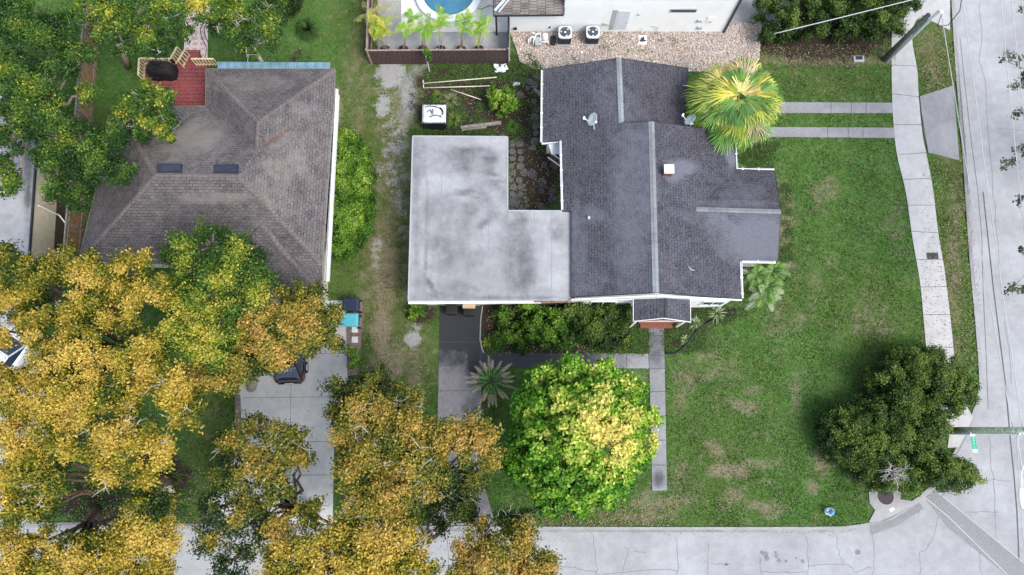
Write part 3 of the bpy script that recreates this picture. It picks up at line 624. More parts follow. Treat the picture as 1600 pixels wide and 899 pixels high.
# porch
PR = roof('porch_roof', [[(990, 462, 2.62), (1037, 459, 3.02), (1037, 497, 3.02), (990, 502, 2.62)], [(1037, 459, 3.02), (1078, 463, 2.62), (1079, 503, 2.62), (1037, 497, 3.02)]], 'shingle_slate', H, th=.13)
mb = MB(); mb.bar(P(1040, 460, 3.04), P(1040, 497, 3.04), .10, .03); mb.build('ridge_flashing', 'dark_trim', PR)
mb = MB()
for x, y in ((992, 503), (1076, 503)): q = P(x, y, 2.5); mb = MB(); mb.box((q[0]+(.12 if x < 1000 else -.12), q[1]+.1, 1.25), (.13, .13, 2.5)); mb.build('porch_post', 'white_paint', H)
a0, a1, a2 = P(990, 502, 2.55), P(1037, 497, 2.95), P(1079, 503, 2.55); y = a0[1]-.0; mb = MB()
mb.add([(a0[0], y-.03, 2.45), (a2[0], y-.03, 2.45), (a2[0], y-.03, 2.60), (a1[0], y-.03, 3.0), (a0[0], y-.03, 2.60)], [(0, 1, 2, 3, 4)]); mb.build('porch_gable', 'white_paint', H)
q0, q1 = XY(997, 507), XY(1052, 507); mb = MB()
mb.box(((q0[0]+q1[0])/2, (q0[1]+ymin)/2, .17), (q1[0]-q0[0], abs(ymin-q0[1]), .34)); mb.box(((q0[0]+q1[0])/2, q0[1]-.0, .085), (q1[0]-q0[0]-.2, .5, .17)); mb.build('brick_step', 'brick_red', H)
# chimney, vent pipe
cx = XY(1041.5, 279, 3.95); mb = MB(); mb.box((cx[0], cx[1]+.28, 4.1), (.5, .42, 1.0)); ch = mb.build('chimney', 'brick_red', R)
mb = MB(); mb.box((cx[0], cx[1]+.28, 4.66), (.54, .50, .10)); mb.build('chimney_cap', 'white_paint', ch, bevel=.01)
mb = MB(); mb.bar((cx[0]-.32, cx[1]+.5, 3.98), (cx[0]-.32, cx[1]+.02, 3.98), .05, .05); mb.bar((cx[0]-.32, cx[1]+.0, 3.98), (cx[0]+.26, cx[1]+.0, 3.90), .05, .05); mb.build('flashing', 'white_paint', ch)
q = P(920, 341.5, 3.4); mb = MB(); mb.lathe((q[0], q[1], q[2]-.1), [(.07, 0), (.07, .3), (.05, .3), (.045, .25), (.01, .25)], 14); mb.build('vent_pipe', 'metal_light', R)
# lean-to over the back step
mb = MB(); q = [P(857, 226, 2.2), P(876, 222, 2.2), P(877, 240, 2.0), P(862, 242, 2.0)]; mb.add(q+[(x, y, z-.06) for x, y, z in q], [(3, 2, 1, 0), (4, 5, 6, 7), (0, 1, 5, 4), (1, 2, 6, 5), (2, 3, 7, 6), (3, 0, 4, 7)]); mb.build('awning', 'metal_light', H)
t = thing('wooden_ladder', P(868, 252), 'red brown wooden ladder leaning by the back step under the white gutter', 'ladder')
mb = MB(); A, B = Vector(P(856, 246, .4)), Vector(P(884, 266, .9)); s = Vector((.18, .28, 0)); mb.bar(A, B, .06); mb.build('side_rail', 'white_paint', t); mb = MB(); mb.bar(A+s, B+s, .06); mb.build('side_rail', 'white_paint', t)
for k in range(1, 6): mb = MB(); mb.bar(A+(B-A)*k/6, A+(B-A)*k/6+s, .06, .05); mb.build('rung', 'brick_red', t)

# --- neighbour's brown hip roofed house
N = thing('hip_roof_house', P(340, 290), 'neighbouring house under a big brown hip roof with two skylights', 'house')
A1, B1, C1, D1 = (322, 108, 2.8), (523, 108, 2.8), (403, 190, 4.5), (401, 232, 4.5)
R1, R2 = (243, 274, 5.1), (372, 275, 5.1); NEv, NEh = (521.5, 163, 2.8), (519.5, 181, 2.8); SE = (503, 413, 2.8); SW = (122, 410, 2.8); NW = (182, 168, 2.8)
P1 = (409, 351, 3.80); gSE = (503, 466, 2.8); gv = (480, 414, 2.85); gSW = (318, 466, 2.8); gW = (322, 412, 2.8)
faces = [[A1, B1, C1], [B1, NEv, D1, C1], [A1, C1, D1, (322, 166, 2.8)], [NEv, NEh, R2, D1], [(322, 166, 2.8), D1, R2, R1, NW], [NEh, SE, R2], [R1, R2, SE, gv, P1, gW, SW], [NW, R1, SW],
         [P1, gv, (503.5, 414.5, 2.8), gSE], [P1, gSE, gSW], [P1, gSW, gW]]
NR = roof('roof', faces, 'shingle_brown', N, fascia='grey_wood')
stainroof(NR, [(315, 212, 40, 26, .7), (300, 230, 50, 16, .6), (360, 130, 60, 20, .25), (330, 310, 60, 10, .5), (430, 280, 30, 60, .35), (300, 250, 40, 10, .4), (470, 170, 30, 14, .35), (400, 130, 50, 14, .4), (450, 250, 30, 40, .45), (300, 215, 50, 20, .8)], 5, [(350, 160, 16, 30, .55), (250, 340, 110, 30, .4), (180, 320, 30, 60, .5), (440, 385, 24, 24, .6, 45), (360, 190, 20, 30, .5, 45), (480, 150, 40, 6, .5, -30), (300, 380, 100, 16, .4), (500, 220, 30, 5, .5, -30)])  # worn patches, plus light and shade of each roof face painted in
for pts in ([A1, C1], [R1, NW], [R2, SE], [R2, NEh], [P1, gSE], [R1, SW], [R1, R2], [C1, D1], [C1, B1]): ridge(NR, pts, .24, 'ridge_brown', 'hip_cap')
for cx_ in ((264.5, 263), (353, 264)):
    q = [P(cx_[0]-19, cx_[1]-6.5, 5.02), P(cx_[0]+19, cx_[1]-6.5, 5.02), P(cx_[0]+19, cx_[1]+6.5, 5.10), P(cx_[0]-19, cx_[1]+6.5, 5.10)]
    mb = MB(); mb.add(q+[(x, y, z-.35) for x, y, z in q], [(3, 2, 1, 0), (0, 1, 5, 4), (1, 2, 6, 5), (2, 3, 7, 6), (3, 0, 4, 7)]); s_ = mb.build('skylight', 'dark_trim', NR)
    q = [P(cx_[0]-17.5, cx_[1]-5, 5.045), P(cx_[0]+17.5, cx_[1]-5, 5.045), P(cx_[0]+17.5, cx_[1]+5, 5.12), P(cx_[0]-17.5, cx_[1]+5, 5.12)]; mb = MB(); mb.poly(q[::-1]); mb.build('pane', 'skylight_glass', s_)
nf = [XY(*q) for q in (A1, B1, (519.5, 181, 2.8), SE, gSE, gSW, gW, SW, NW, (322, 166, 2.8))]
ni = inset(nf, .35); wallprism(ni, 0, 2.66, 'wall_cream', N); PAVED.append([tuple(float(k) for k in toPX(*q)) for q in ni])
mb = MB(); a, b = P(527, 140, 2.62), P(512, 440, 2.62); mb.bar(a, b, .12, .14); mb.build('gutter', 'white_paint', N)
mb = MB(); ex = ni[2][0]; 
mb.prism([(P(523, 150, 2.2)[0]+.1, P(523, 150, 2.2)[1]), (P(523, 150, 2.2)[0]+.28, P(523, 150, 2.2)[1]), (P(506, 440, 2.2)[0]+.32, P(506, 440, 2.2)[1]), (P(506, 440, 2.2)[0]+.1, P(506, 440, 2.2)[1])], 2.15, 2.45); mb.build('eave_board', 'white_paint', N)
mb = MB(); q = [P(341, 97, 2.62), P(515, 98, 2.62), P(515, 109, 2.70), P(341, 107.5, 2.70)]; mb.add(q, [(3, 2, 1, 0)]); aw = mb.build('blue_awning', 'wave_blue', N, uv=(1, 0, 0)); 
mb = MB()
for i in range(72):
    u = i/71; a = Vector(q[0])*(1-u)+Vector(q[1])*u; b = Vector(q[3])*(1-u)+Vector(q[2])*u; mb.bar(a+Vector((0, 0, .02)), b+Vector((0, 0, .02)), .035, .03)
mb.build('corrugation', 'wave_blue', aw, uv=True)
window(N, (ni[2][0], ni[2][1]-2.0), (ni[2][0]-.06, ni[2][1]-3.4), 1, 2.1, (1, 0))
# debris caught in the valley
mb = MB()
for i in range(420):
    u = random.random(); s = 1-2*abs(u-.5)
    px = 412+(503-412)*u+random.gauss(0, 2.5); py = 227+(170-227)*u+random.gauss(0, 2.0); z = 4.35-(4.35-2.95)*u; q = Vector(P(px, py, z)); a = random.random()*6.3; r = random.uniform(.03, .075)
    mb.poly([q+Vector((math.cos(a+k)*r, math.sin(a+k)*r*.7, .02+random.random()*.03)) for k in (0, 1.7, 3.1, 4.8)])
tag(mb.build('roof_debris', plain('debris', (.17, .095, .07), .9, var=.5, scale=20)), kind='stuff')

# red deck with cream railings
D = thing('red_deck', P(285, 130), 'red painted wooden deck with cream railings beside the brown roof', 'deck')
mb = MB(); zd = .75; dk = [(228, 96), (323, 96), (323, 175), (228, 175)]; c = [P(a, b, zd) for a, b in dk]; mb.prism([q[:2] for q in c], zd-.12, zd); mb.build('deck_floor', 'red_boards', D, uv=(1, 0, 0)); PAVED.append([(222, 92), (330, 92), (330, 200), (222, 200)])
mb = MB()
for i in range(11):
    y = 100+i*6.6; mb.bar(P(228, y, zd+.01), P(322, y, zd+.01), .035, .03)
mb.build('board_edge', 'red_boards', D, uv=True)
mb = MB()
for k in range(3): q = P(299, 93-k*5.5, .55-.18*k); mb.box((q[0], q[1], (.55-.18*k)/2), (1.0, .34, .55-.18*k))
mb.build('deck_step', 'red_boards', D, uv=(1, 0, 0))
def railing(a, b, za, zb, n, hgt=.85):
    A = Vector(P(*a, za)); B = Vector(P(*b, zb)); m = MB(); up = Vector((0, 0, hgt)); m.bar(A+up, B+up, .10, .05); m.bar(A+up*.2, B+up*.2, .07, .05)
    for i in range(n+1): q = A+(B-A)*i/n; m.bar(q, q+up, .06, .06)
    m.build('railing', 'cream_wood', D)
railing((228, 102), (227, 128), zd, zd, 5); railing((229, 102), (276, 103), zd, zd, 9); railing((276, 103), (286, 84), zd, .2, 5); railing((308, 103), (342, 103), zd, zd, 7); railing((288, 106), (298, 89), zd, .2, 4)
# covered grill
t = thing('covered_grill', P(258, 118, zd), 'bulky grill under a black cloth cover on the red deck', 'grill')
mb = MB(); g0 = P(258, 116, zd)
vs = []; fs = []; nr = 28
for j, (r, z) in enumerate(((1.0, 0), (.97, .35), (.93, .75), (.80, .98), (.5, 1.10), (.15, 1.13))):
    for k in range(nr):
        a = 2*math.pi*k/nr; sx = abs(math.cos(a))**.45*math.copysign(1, math.cos(a)); sy = abs(math.sin(a))**.45*math.copysign(1, math.sin(a)); wv = 1+.05*math.sin(k*2.3+j)+random.uniform(-.02, .02)
        vs.append((g0[0]+sx*.82*r*wv, g0[1]+sy*.48*r*wv, g0[2]+z*.95+.06*math.sin(k*.9)*(j > 2)))
for j in range(5):
    for k in range(nr): fs.append((j*nr+k, j*nr+(k+1) % nr, (j+1)*nr+(k+1) % nr, (j+1)*nr+k))
fs.append(tuple(5*nr+k for k in range(nr))); mb.add(vs, fs); mb.build('cloth_cover', 'black_cloth', t, smooth=True)
mb = MB(); mb.bar((g0[0]-.4, g0[1]-.60, g0[2]+.65), (g0[0]+.4, g0[1]-.60, g0[2]+.65), .05); mb.bar((g0[0]-.4, g0[1]-.60, g0[2]+.65), (g0[0]-.4, g0[1]-.40, g0[2]+.65), .04); mb.bar((g0[0]+.4, g0[1]-.60, g0[2]+.65), (g0[0]+.4, g0[1]-.40, g0[2]+.65), .04); mb.build('grill_handle', 'black', t)
# pink paver path and hose
sheet('paver_path', [(294, -60), (328, -60), (324, 92), (287, 92)], .02, 'paver_pale', thick=.05)
mb = MB()
for i in range(-8, 12):
    for k in range(3):
        y = 86-i*8.6; u = (92-y)/152; x0 = 287+7*u; q = XY(x0+5.5+k*11.5, y); mb.box((q[0], q[1], .024), (.30, .22, .012))
mb.build('paver_inlay', 'paver_pink')['kind'] = 'structure'
for off, lab in ((0, 'black garden hose snaking down the left side of the pink paver path'), (6, 'black hose lying along the right edge of the pink paver path')):
    pts = [P(x+off, y, .06) for x, y in smoothline([(312, 16), (319, 30), (313, 46), (316, 60), (322, 74), (321, 88), (318, 95)])]
    mb = MB(); mb.tube(pts, .022, 6); tag(mb.build('garden_hose', 'wire_dark', smooth=True), lab, 'hose')

# --- far-west house, only its flat grey roof and cream side wall in view
t = thing('flat_roof_house', P(10, 280), 'low house with stained pale grey roof and cream side wall', 'house')
zw = 2.25; e0, e1 = P(62, 150, zw), P(44, 408, zw); mb = MB()
mb.quadgrid([P(-90, 150, zw), e0, e1, P(-90, 408, zw)], 20, 30); fr = mb.build('roof', 'old_roof', t, stain=[(20, 200, 40, 30, .5), (45, 260, 8, 100, .6), (0, 350, 30, 20, .25), (45, 310, 4, 20, .9)])
if fr.data.polygons[0].normal.z < 0: fr.data.flip_normals()
mb = MB(); mb.bar((e0[0]+.03, e0[1], zw-.03), (e1[0]+.03, e1[1], zw-.03), .09, .14); mb.bar((e1[0], e1[1]-.02, zw-.03), (P(-90, 408, zw)[0], e1[1]-.02, zw-.03), .1, .12); mb.build('roof_edge', 'dark_trim', t)
wx = [(P(-90, 150, zw)[0], e0[1]-.1), (e0[0]-.03, e0[1]-.1), (e1[0]-.03, e1[1]+.1), (P(-90, 408, zw)[0], e1[1]+.1)]; wallprism(wx, 0, zw-.09, 'wall_cream', t); PAVED.append([(-120, 130), (92, 130), (92, 420), (-120, 420)])
mb = MB(); mb.bar((e1[0]+.06, P(50, 322, 2)[1], 2.1), (e1[0]+.06, P(50, 322, 2)[1], .15), .07); mb.bar((e1[0]+.06, P(50, 322, 2)[1], .12), (e1[0]+.5, P(50, 335, 2)[1], .12), .07); mb.build('downpipe', 'white_paint', t)
# --- white two-storey building to the north
t = thing('white_building', P(960, 0), 'tall plain white building above the gravel strip with air conditioners', 'building')
bl, br = XY(796, 50), XY(1130, 50); y0 = br[1]; hb = 5.6
mx_ = XY(877, 50)[0]
wallprism([(mx_, y0), (br[0], y0), (br[0], y0+11), (mx_, y0+11)], 0, hb, 'wall_white', t); wallprism([(bl[0], y0+.001), (mx_-.001, y0+.001), (mx_-.001, y0+11), (bl[0], y0+11)], 0, 2.45, 'wall_white', t); PAVED.append([(790, -200), (1135, -200), (1130, 50), (796, 50)])
mb = MB(); mb.box(((mx_+br[0])/2, y0+5.5, hb+.06), (br[0]-mx_+.1, 11.1, .12)); mb.build('roof', 'flat_roof', t)
mb = MB(); mb.bar((br[0]+.02, y0-.05, .02), (br[0]+.02, y0-.05, hb), .13, .09); mb.build('downpipe', 'dark_trim', t)
yw = y0-.006
def onwall(px, py):     # point of that wall seen at a pixel: slide up in z until the y matches
    z = 0
    for _ in range(30): z += (P(px, py, z)[1]-y0)*4 if False else 0
    lo, hi = 0, 8
    for _ in range(40):
        mid = (lo+hi)/2
        if P(px, py, mid)[1] > y0: lo = mid
        else: hi = mid
    return P(px, py, lo)
def wbox(px0, py0, px1, py1, name, mat, out=.03):
    a = onwall(px0, py1); b = onwall(px1, py0); mb = MB(); mb.box(((a[0]+b[0])/2, y0-out/2, (a[2]+b[2])/2), (abs(b[0]-a[0]), out, max(.04, abs(b[2]-a[2])))); return mb.build(name, mat, t)
d_ = wbox(960, 17, 986, 46, 'door', 'metal_light', .03); wbox(958, 15.5, 958.8, 46, 'door_trim', 'metal_grey', .035)
q = onwall(983, 34); mb = MB(); mb.box((q[0]-.1, y0-.06, q[2]), (.08, .06, .05)); mb.build('handle', 'metal_grey', d_)
w_ = wbox(1046, 13.5, 1090, 19, 'window', 'metal_grey', .04); wbox(1048, 15, 1088, 18, 'pane', 'glass_dark', .05)
wbox(1103, 26, 1118, 34, 'service_hatch', 'white_paint', .04)
for px, py, sz in ((1093, 32, .28), (1093, 43, .3), (998, 22, .14), (805, 44, .22), (859, 42, .1), (945, 37, .2), (1110, 33, .14), (950, 38, .1)):
    q = onwall(px, py); mb = MB(); mb.box((q[0], y0-.05, q[2]), (sz, .10, sz*.8)); mb.build('wall_fixture', 'black' if px in (805, 859) else 'metal_grey', t, bevel=.01)
mb = MB(); q = onwall(1001, 48); mb.tube([(q[0], y0-.02, .5), (q[0], y0-.12, .5), (q[0], y0-.12, 0)], .02, 6); mb.build('pipework', 'metal_grey', t); mb = MB(); q = onwall(1013, 48); mb.tube([(q[0], y0-.02, .7), (q[0]+.5, y0-.1, .7), (q[0]+.5, y0-.1, 0)], .025, 6); mb.build('pipework', 'metal_grey', t)
# shingled canopy at its left end
zc = 2.5; q = [P(772, -60, zc+1.6), P(886, -60, zc+1.6), P(881, 22.5, zc), P(771, 23.5, zc)]; mb = MB(); mb.poly(q[::-1]); cn = mb.build('canopy_roof', 'shake_roof', t, uv=(0, 1, 0))
mb = MB(); mb.bar((q[3][0], q[3][1]-.02, zc-.06), (q[2][0], q[2][1]-.02, zc-.06), .08, .12); mb.bar((q[2][0], q[2][1], zc-.06), (q[1][0], q[1][1], zc+1.54), .08, .12); mb.bar((q[3][0], q[3][1], zc-.06), (q[0][0], q[0][1], zc+1.54), .08, .12); mb.build('canopy_edge', 'dark_trim', cn)
mb = MB(); mb.bar(P(773, 17, zc+.25), P(792, -4, zc+.62), .14, .10); mb.bar(P(779, 19, zc+.25), P(798, -4, zc+.62), .07, .06); mb.build('gutter_pipe', 'metal_light', cn)
mb = MB(); mb.bar((q[3][0]+.15, q[3][1]+.15, 0), (q[3][0]+.15, q[3][1]+.15, zc-.08), .12); mb.build('canopy_post', 'dark_trim', cn)

# pool terrace
sheet('pool_terrace', [(627, -90), (797, -90), (797, 51), (627, 51)], .06, 'deck_white', thick=.07)
sheet('terrace_walk', [(590, -90), (627, -90), (627, 51), (797, 51), (797, 96), (590, 96)], .03, 'kerb_concrete', thick=.04)
t = thing('spa_pool', P(700, -10), 'round blue spa pool with a broad white coping ring', 'pool')
c = P(701, -14, .35); mb = MB(); n = 56; vs = []; fs = []
prof = [(2.15, -.32), (2.17, .0), (2.13, .03), (1.72, .03), (1.69, 0), (1.69, -.25)]
mb2 = []; 
for r, z in prof:
    for k in range(n): a = 2*math.pi*k/n; vs.append((c[0]+r*math.cos(a), c[1]+r*math.sin(a), c[2]+z))
for i in range(len(prof)-1):
    for k in range(n): fs.append((i*n+k, i*n+(k+1) % n, (i+1)*n+(k+1) % n, (i+1)*n+k))
mb.add(vs, fs); mb.build('coping', 'wall_white', t)
mb = MB(); mb.poly([(c[0]+1.7*math.cos(2*math.pi*k/n), c[1]+1.7*math.sin(2*math.pi*k/n), c[2]-.13) for k in range(n)]); mb.build('water', 'pool_water', t)
mb = MB(); mb.tube([P(x, y, .09) for x, y in smoothline([(742, 0), (743, 10), (752, 14), (765, 9), (775, 12)])], .018, 6); tag(mb.build('pool_hose', 'wire_dark'), 'thin dark hose curling on the white pool terrace', 'hose')
# brown board fence round the terrace
def fence(name, label, A, B, h, mat, rail, step=.14, posts=6, cap=True):
    A = Vector((*A, 0)); B = Vector((*B, 0)); L = (B-A).length; d = (B-A)/L; nn = Vector((d.y, -d.x, 0)); t = thing(name, (A+B)/2, label, 'fence'); mb = MB(); k = 0
    n = int(L/step)
    for i in range(n):
        c_ = A+d*(i+.5)*L/n; hh = h+random.uniform(-.015, .015); mb.box((c_.x+nn.x*.012*(i % 2), c_.y+nn.y*.012*(i % 2), hh/2), (L/n*.93, .022, hh), math.atan2(d.y, d.x))
    mb.build('board_panel', mat, t)
    mb = MB(); mb.bar(A+Vector((0, 0, h+.01))-nn*.03, B+Vector((0, 0, h+.01))-nn*.03, .09, .04)
    for z in (.35, h-.25): mb.bar(A+Vector((0, 0, z))-nn*.05, B+Vector((0, 0, z))-nn*.05, .05, .08)
    mb.build('rail', rail, t)
    for i in range(posts+1):
        q = A+(B-A)*i/posts-nn*.06; mb = MB(); mb.box((q.x, q.y, (h+.08)/2), (.10, .10, h+.08), math.atan2(d.y, d.x)); mb.build('fence_post', rail, t)
    return t
FA, FB, FC, FD = XY(577+3, 100.5), XY(794, 99), XY(583, -50), XY(796, 25+22)
fence('board_fence', 'dark brown board fence facing the sandy side yard, south of the pool', FA, FB, 1.62, 'fence_wood', 'fence_rail', posts=6)
fence('board_fence', 'dark brown board fence on the left side of the pool terrace', FC, FA, 1.62, 'fence_wood', 'fence_rail', posts=3)
fence('board_fence', 'short brown fence on the right between pool terrace and pump equipment', FB, FD, 1.62, 'fence_wood', 'dark_trim', posts=2)
fence('board_fence', 'weathered tan board fence between the brown roofed house and the flat grey roofed house', XY(157, 30), XY(127, 405), 1.8, 'plank_fence' if False else 'tan_wood', 'grey_wood', posts=9)
mb = MB(); a, b = XY(92, 405), XY(124, 405); mb.box(((a[0]+b[0])/2, a[1], .8), (abs(b[0]-a[0]), .05, 1.6)); tag(mb.build('side_gate', 'grey_wood'), 'grey wooden gate closing the dark alley beside the cream wall', 'gate')
# gravel strip
GR = [(797, 51), (1132, 50), (1148, 34), (1190, 40), (1186, 90), (1180, 110), (1072, 112), (1000, 112), (900, 112), (850, 112), (832, 108), (812, 96), (806, 75)]
sheet('gravel_bed', GR, .012, concrete('gravel_base', (.30, .24, .21), mott=.6, speck=.5), thick=.02)
sheet('corner_slab', [(1132, 50), (1152, -60), (1250, -60), (1235, 30), (1190, 42), (1148, 36)], .02, 'walk_concrete', thick=.04)

# ------------------------------------------------------------------ quad soup with numpy (leaves, blades, pebbles)
def soup(name, V4, C, mat, parent=None, nv=4, origin=None):
    """V4: (n, nv, 3) corners, C: (n, 3) colours"""
    n = len(V4); org = wloc(parent) if parent is not None else Vector(origin if origin is not None else (0, 0, 0))
    me = bpy.data.meshes.new(name); co_ = (V4.reshape(-1, 3)-np.array(org)).astype(np.float32)
    me.vertices.add(n*nv); me.vertices.foreach_set('co', co_.ravel())
    me.loops.add(n*nv); me.loops.foreach_set('vertex_index', np.arange(n*nv, dtype=np.int32))
    me.polygons.add(n); me.polygons.foreach_set('loop_start', (np.arange(n)*nv).astype(np.int32)); me.polygons.foreach_set('loop_total', np.full(n, nv, np.int32))
    me.update(calc_edges=True)
    a = me.attributes.new('col', 'FLOAT_COLOR', 'POINT'); c4 = np.ones((n, nv, 4), np.float32); c4[:, :, :3] = C[:, None, :]; a.data.foreach_set('color', c4.ravel())
    me.materials.append(M(mat)); o = bpy.data.objects.new(name, me); COL.objects.link(o)
    if parent is not None: o.parent = parent
    else: o.location = org
    return o
def unit(v): return v/np.maximum(1e-9, np.linalg.norm(v, axis=1, keepdims=True))
def leaves(C, N, L, W):
    n = len(C); T = unit(np.cross(N, RNG.normal(size=(n, 3)))); B = np.cross(N, T); L = np.asarray(L).reshape(-1, 1); W = np.asarray(W).reshape(-1, 1)
    dr = np.zeros((n, 3)); dr[:, 2] = -.12*L[:, 0] if len(L) == n else -.12*L[0, 0]
    return np.stack([C-T*L/2+dr*.6, C+B*W/2, C+T*L/2+dr, C-B*W/2], 1)
def ramp_cols(t, pal):
    pal = np.array(pal); k = len(pal)-1; x = np.clip(t, 0, .9999)*k; i = x.astype(int); f = (x-i)[:, None]
    return pal[i]*(1-f)+pal[i+1]*f
YEL = [(.022, .046, .008), (.045, .082, .010), (.12, .155, .014), (.25, .235, .022), (.47, .35, .045), (.58, .42, .09)]
OLV = [(.026, .055, .014), (.050, .088, .018), (.12, .15, .022), (.23, .215, .03), (.40, .30, .045), (.50, .32, .09)]
GRN = [(.020, .058, .012), (.038, .098, .016), (.075, .155, .022), (.13, .21, .022), (.33, .36, .04), (.52, .44, .07)]
LIM = [(.045, .15, .012), (.075, .22, .016), (.13, .32, .024), (.25, .44, .04), (.55, .60, .11), (.78, .66, .20)]
DRK = [(.014, .036, .008), (.028, .068, .012), (.052, .108, .018), (.082, .148, .022), (.13, .20, .03), (.19, .25, .05)]
HDG = [(.016, .055, .006), (.035, .11, .010), (.062, .155, .014), (.10, .22, .018), (.18, .31, .035), (.30, .42, .06)]
GRY = [(.04, .065, .035), (.07, .10, .055), (.11, .15, .08), (.16, .20, .12), (.18, .2, .12), (.22, .22, .15)]
def crown(name, lobes, pal, parent, cr=.50, leaf=.135, lai=2.3, flat=.66, clump_k=1.22, jitter=.17, mat='leaf', low=-.25, ground=False, shell=.82):
    """lobes: (px, py, r_px, z, y[, keep]) ellipsoidal masses of leaf clumps; y = how far along the palette"""
    Cs, Ns, Ts = [], [], []; centres = []
    area = leaf*leaf*.58*.5
    for lb in lobes:
        px, py, rp, z, yv = lb[:5]; r = rp*mpp(z)*.92; c = np.array(P(px, py, z)); rz = r*flat
        if ground: rz = z*.95; c = np.array(P(px, py, z*.25)); rz = z*.8
        c_r = min(cr, r*.55); nc = max(4, int(clump_k*2*math.pi*r*r*1.15/(math.pi*c_r*c_r)))
        d = RNG.normal(size=(nc*3, 3)); d = unit(d); d = d[d[:, 2] > low][:nc]; nc = len(d)
        rad = shell+(1-shell)*RNG.random(nc)-.5*(RNG.random(nc) < .28)*RNG.random(nc)
        cc = c+d*np.array([r-c_r*.4, r-c_r*.4, rz])*rad[:, None]
        cc[:, 2] = np.maximum(cc[:, 2], .15)
        rr = c_r*RNG.uniform(.65, 1.2, nc); cnz = RNG.normal(0, 1, nc)
        centres.append((c, r, cc[RNG.permutation(nc)[:10]]))
        for k in range(nc):
            nl = max(6, int(lai*math.pi*rr[k]**2/area)); q = RNG.normal(size=(nl, 3))*.43; q = q/np.maximum(1, np.linalg.norm(q, axis=1, keepdims=True)/1.25); an = RNG.uniform(0, 6.28); ex = RNG.uniform(.75, 1.5); rx = q[:, 0]*ex; ry = q[:, 1]/ex; off = np.stack([rx*math.cos(an)-ry*math.sin(an), rx*math.sin(an)+ry*math.cos(an), q[:, 2]*.7], 1)*rr[k]
            Cs.append(cc[k]+off); Ns.append(unit(q*.35+d[k]*.30+np.array([0, 0, .45])+RNG.normal(0, .45, (nl, 3))))
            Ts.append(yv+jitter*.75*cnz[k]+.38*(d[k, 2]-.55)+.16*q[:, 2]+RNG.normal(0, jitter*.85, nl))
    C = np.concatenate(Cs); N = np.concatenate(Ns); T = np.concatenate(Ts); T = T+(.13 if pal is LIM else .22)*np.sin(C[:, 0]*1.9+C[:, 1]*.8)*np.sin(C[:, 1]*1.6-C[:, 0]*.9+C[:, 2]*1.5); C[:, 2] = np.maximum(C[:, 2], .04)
    L = leaf*RNG.uniform(.65, 1.3, len(C)); V = leaves(C, N, L, L*.58)
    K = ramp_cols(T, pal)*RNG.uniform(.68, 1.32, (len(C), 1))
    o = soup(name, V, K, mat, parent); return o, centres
def arc(a, b, sag=.15, n=5, wig=.06):
    a = np.array(a, float); b = np.array(b, float); L = np.linalg.norm(b-a); out = []
    for i in range(n+1):
        t = i/n; p = a+(b-a)*t; p[2] += math.sin(math.pi*t)*sag*L
        if 0 < i < n: p = p+RNG.normal(0, wig*L*.3, 3)
        out.append(tuple(p))
    return out
def tree(label, base, lobes, pal, group=None, trunk_r=.22, fork=.35, bark='bark', twigs=True, name='tree', cat='tree', bare=0, **kw):
    b = Vector(P(*base)); t = thing(name, b, label, cat, group)
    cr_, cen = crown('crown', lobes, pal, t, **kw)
    zf = min(np.mean([c[0][2] for c in cen])*fork, 3.2); mid = np.mean([c[0] for c in cen], 0); f = np.array(b)*.75+mid*.25; f[2] = zf
    mb = MB(); mb.tube([tuple(b-Vector((0, 0, .05))), tuple(np.array(b)*.6+f*.4+np.array([.05, .03, 0])), tuple(f)], [trunk_r*1.35, trunk_r, trunk_r*.85], 10); mb.build('trunk', bark, t, smooth=True)
    lm = MB()
    for c, r, tips in cen:
        e = c-np.array([0, 0, r*.25]); pts = arc(f, e, .07, 6); lm.tube(pts, list(np.linspace(trunk_r*.5, trunk_r*.16, 7)), 7)
        if twigs:
            for q in tips[:9]:
                tip = q+np.array([0, 0, .06]); lm.tube(arc(e, tip, .05, 3, .2), [min(.05, trunk_r*.2), .03, .018, .010], 4, cap=False)
    lm.build('branches', bark, t, smooth=True)
    if bare:
        order = RNG.permutation(len(cen)); per = max(1, bare//max(1, min(len(cen), 9)))
        for li in order[:9]:
            c, r, tips = cen[li]; bm_ = MB()
            for _ in range(per):
                d = unit(RNG.normal(size=(1, 3)))[0]; d[2] = abs(d[2])*.6+.35; s0 = c-np.array([0, 0, r*.25]); e = c+d*np.array([r, r, r*.66])*RNG.uniform(.95, 1.08)+RNG.normal(0, .12, 3)
                pp = arc(s0, e, .05, 5, .16); bm_.tube(pp, [.034, .028, .022, .017, .012, .007], 5, cap=False)
                for k in (3, 3, 4, 4, 4): m_ = np.array(pp[k]); bm_.tube(arc(m_, m_+RNG.normal(0, .28, 3)+np.array([0, 0, .18]), .05, 2, .2), [.016, .011, .005], 4, cap=False)
            bm_.build('bare_twigs', 'bark_pale', t)
    return t

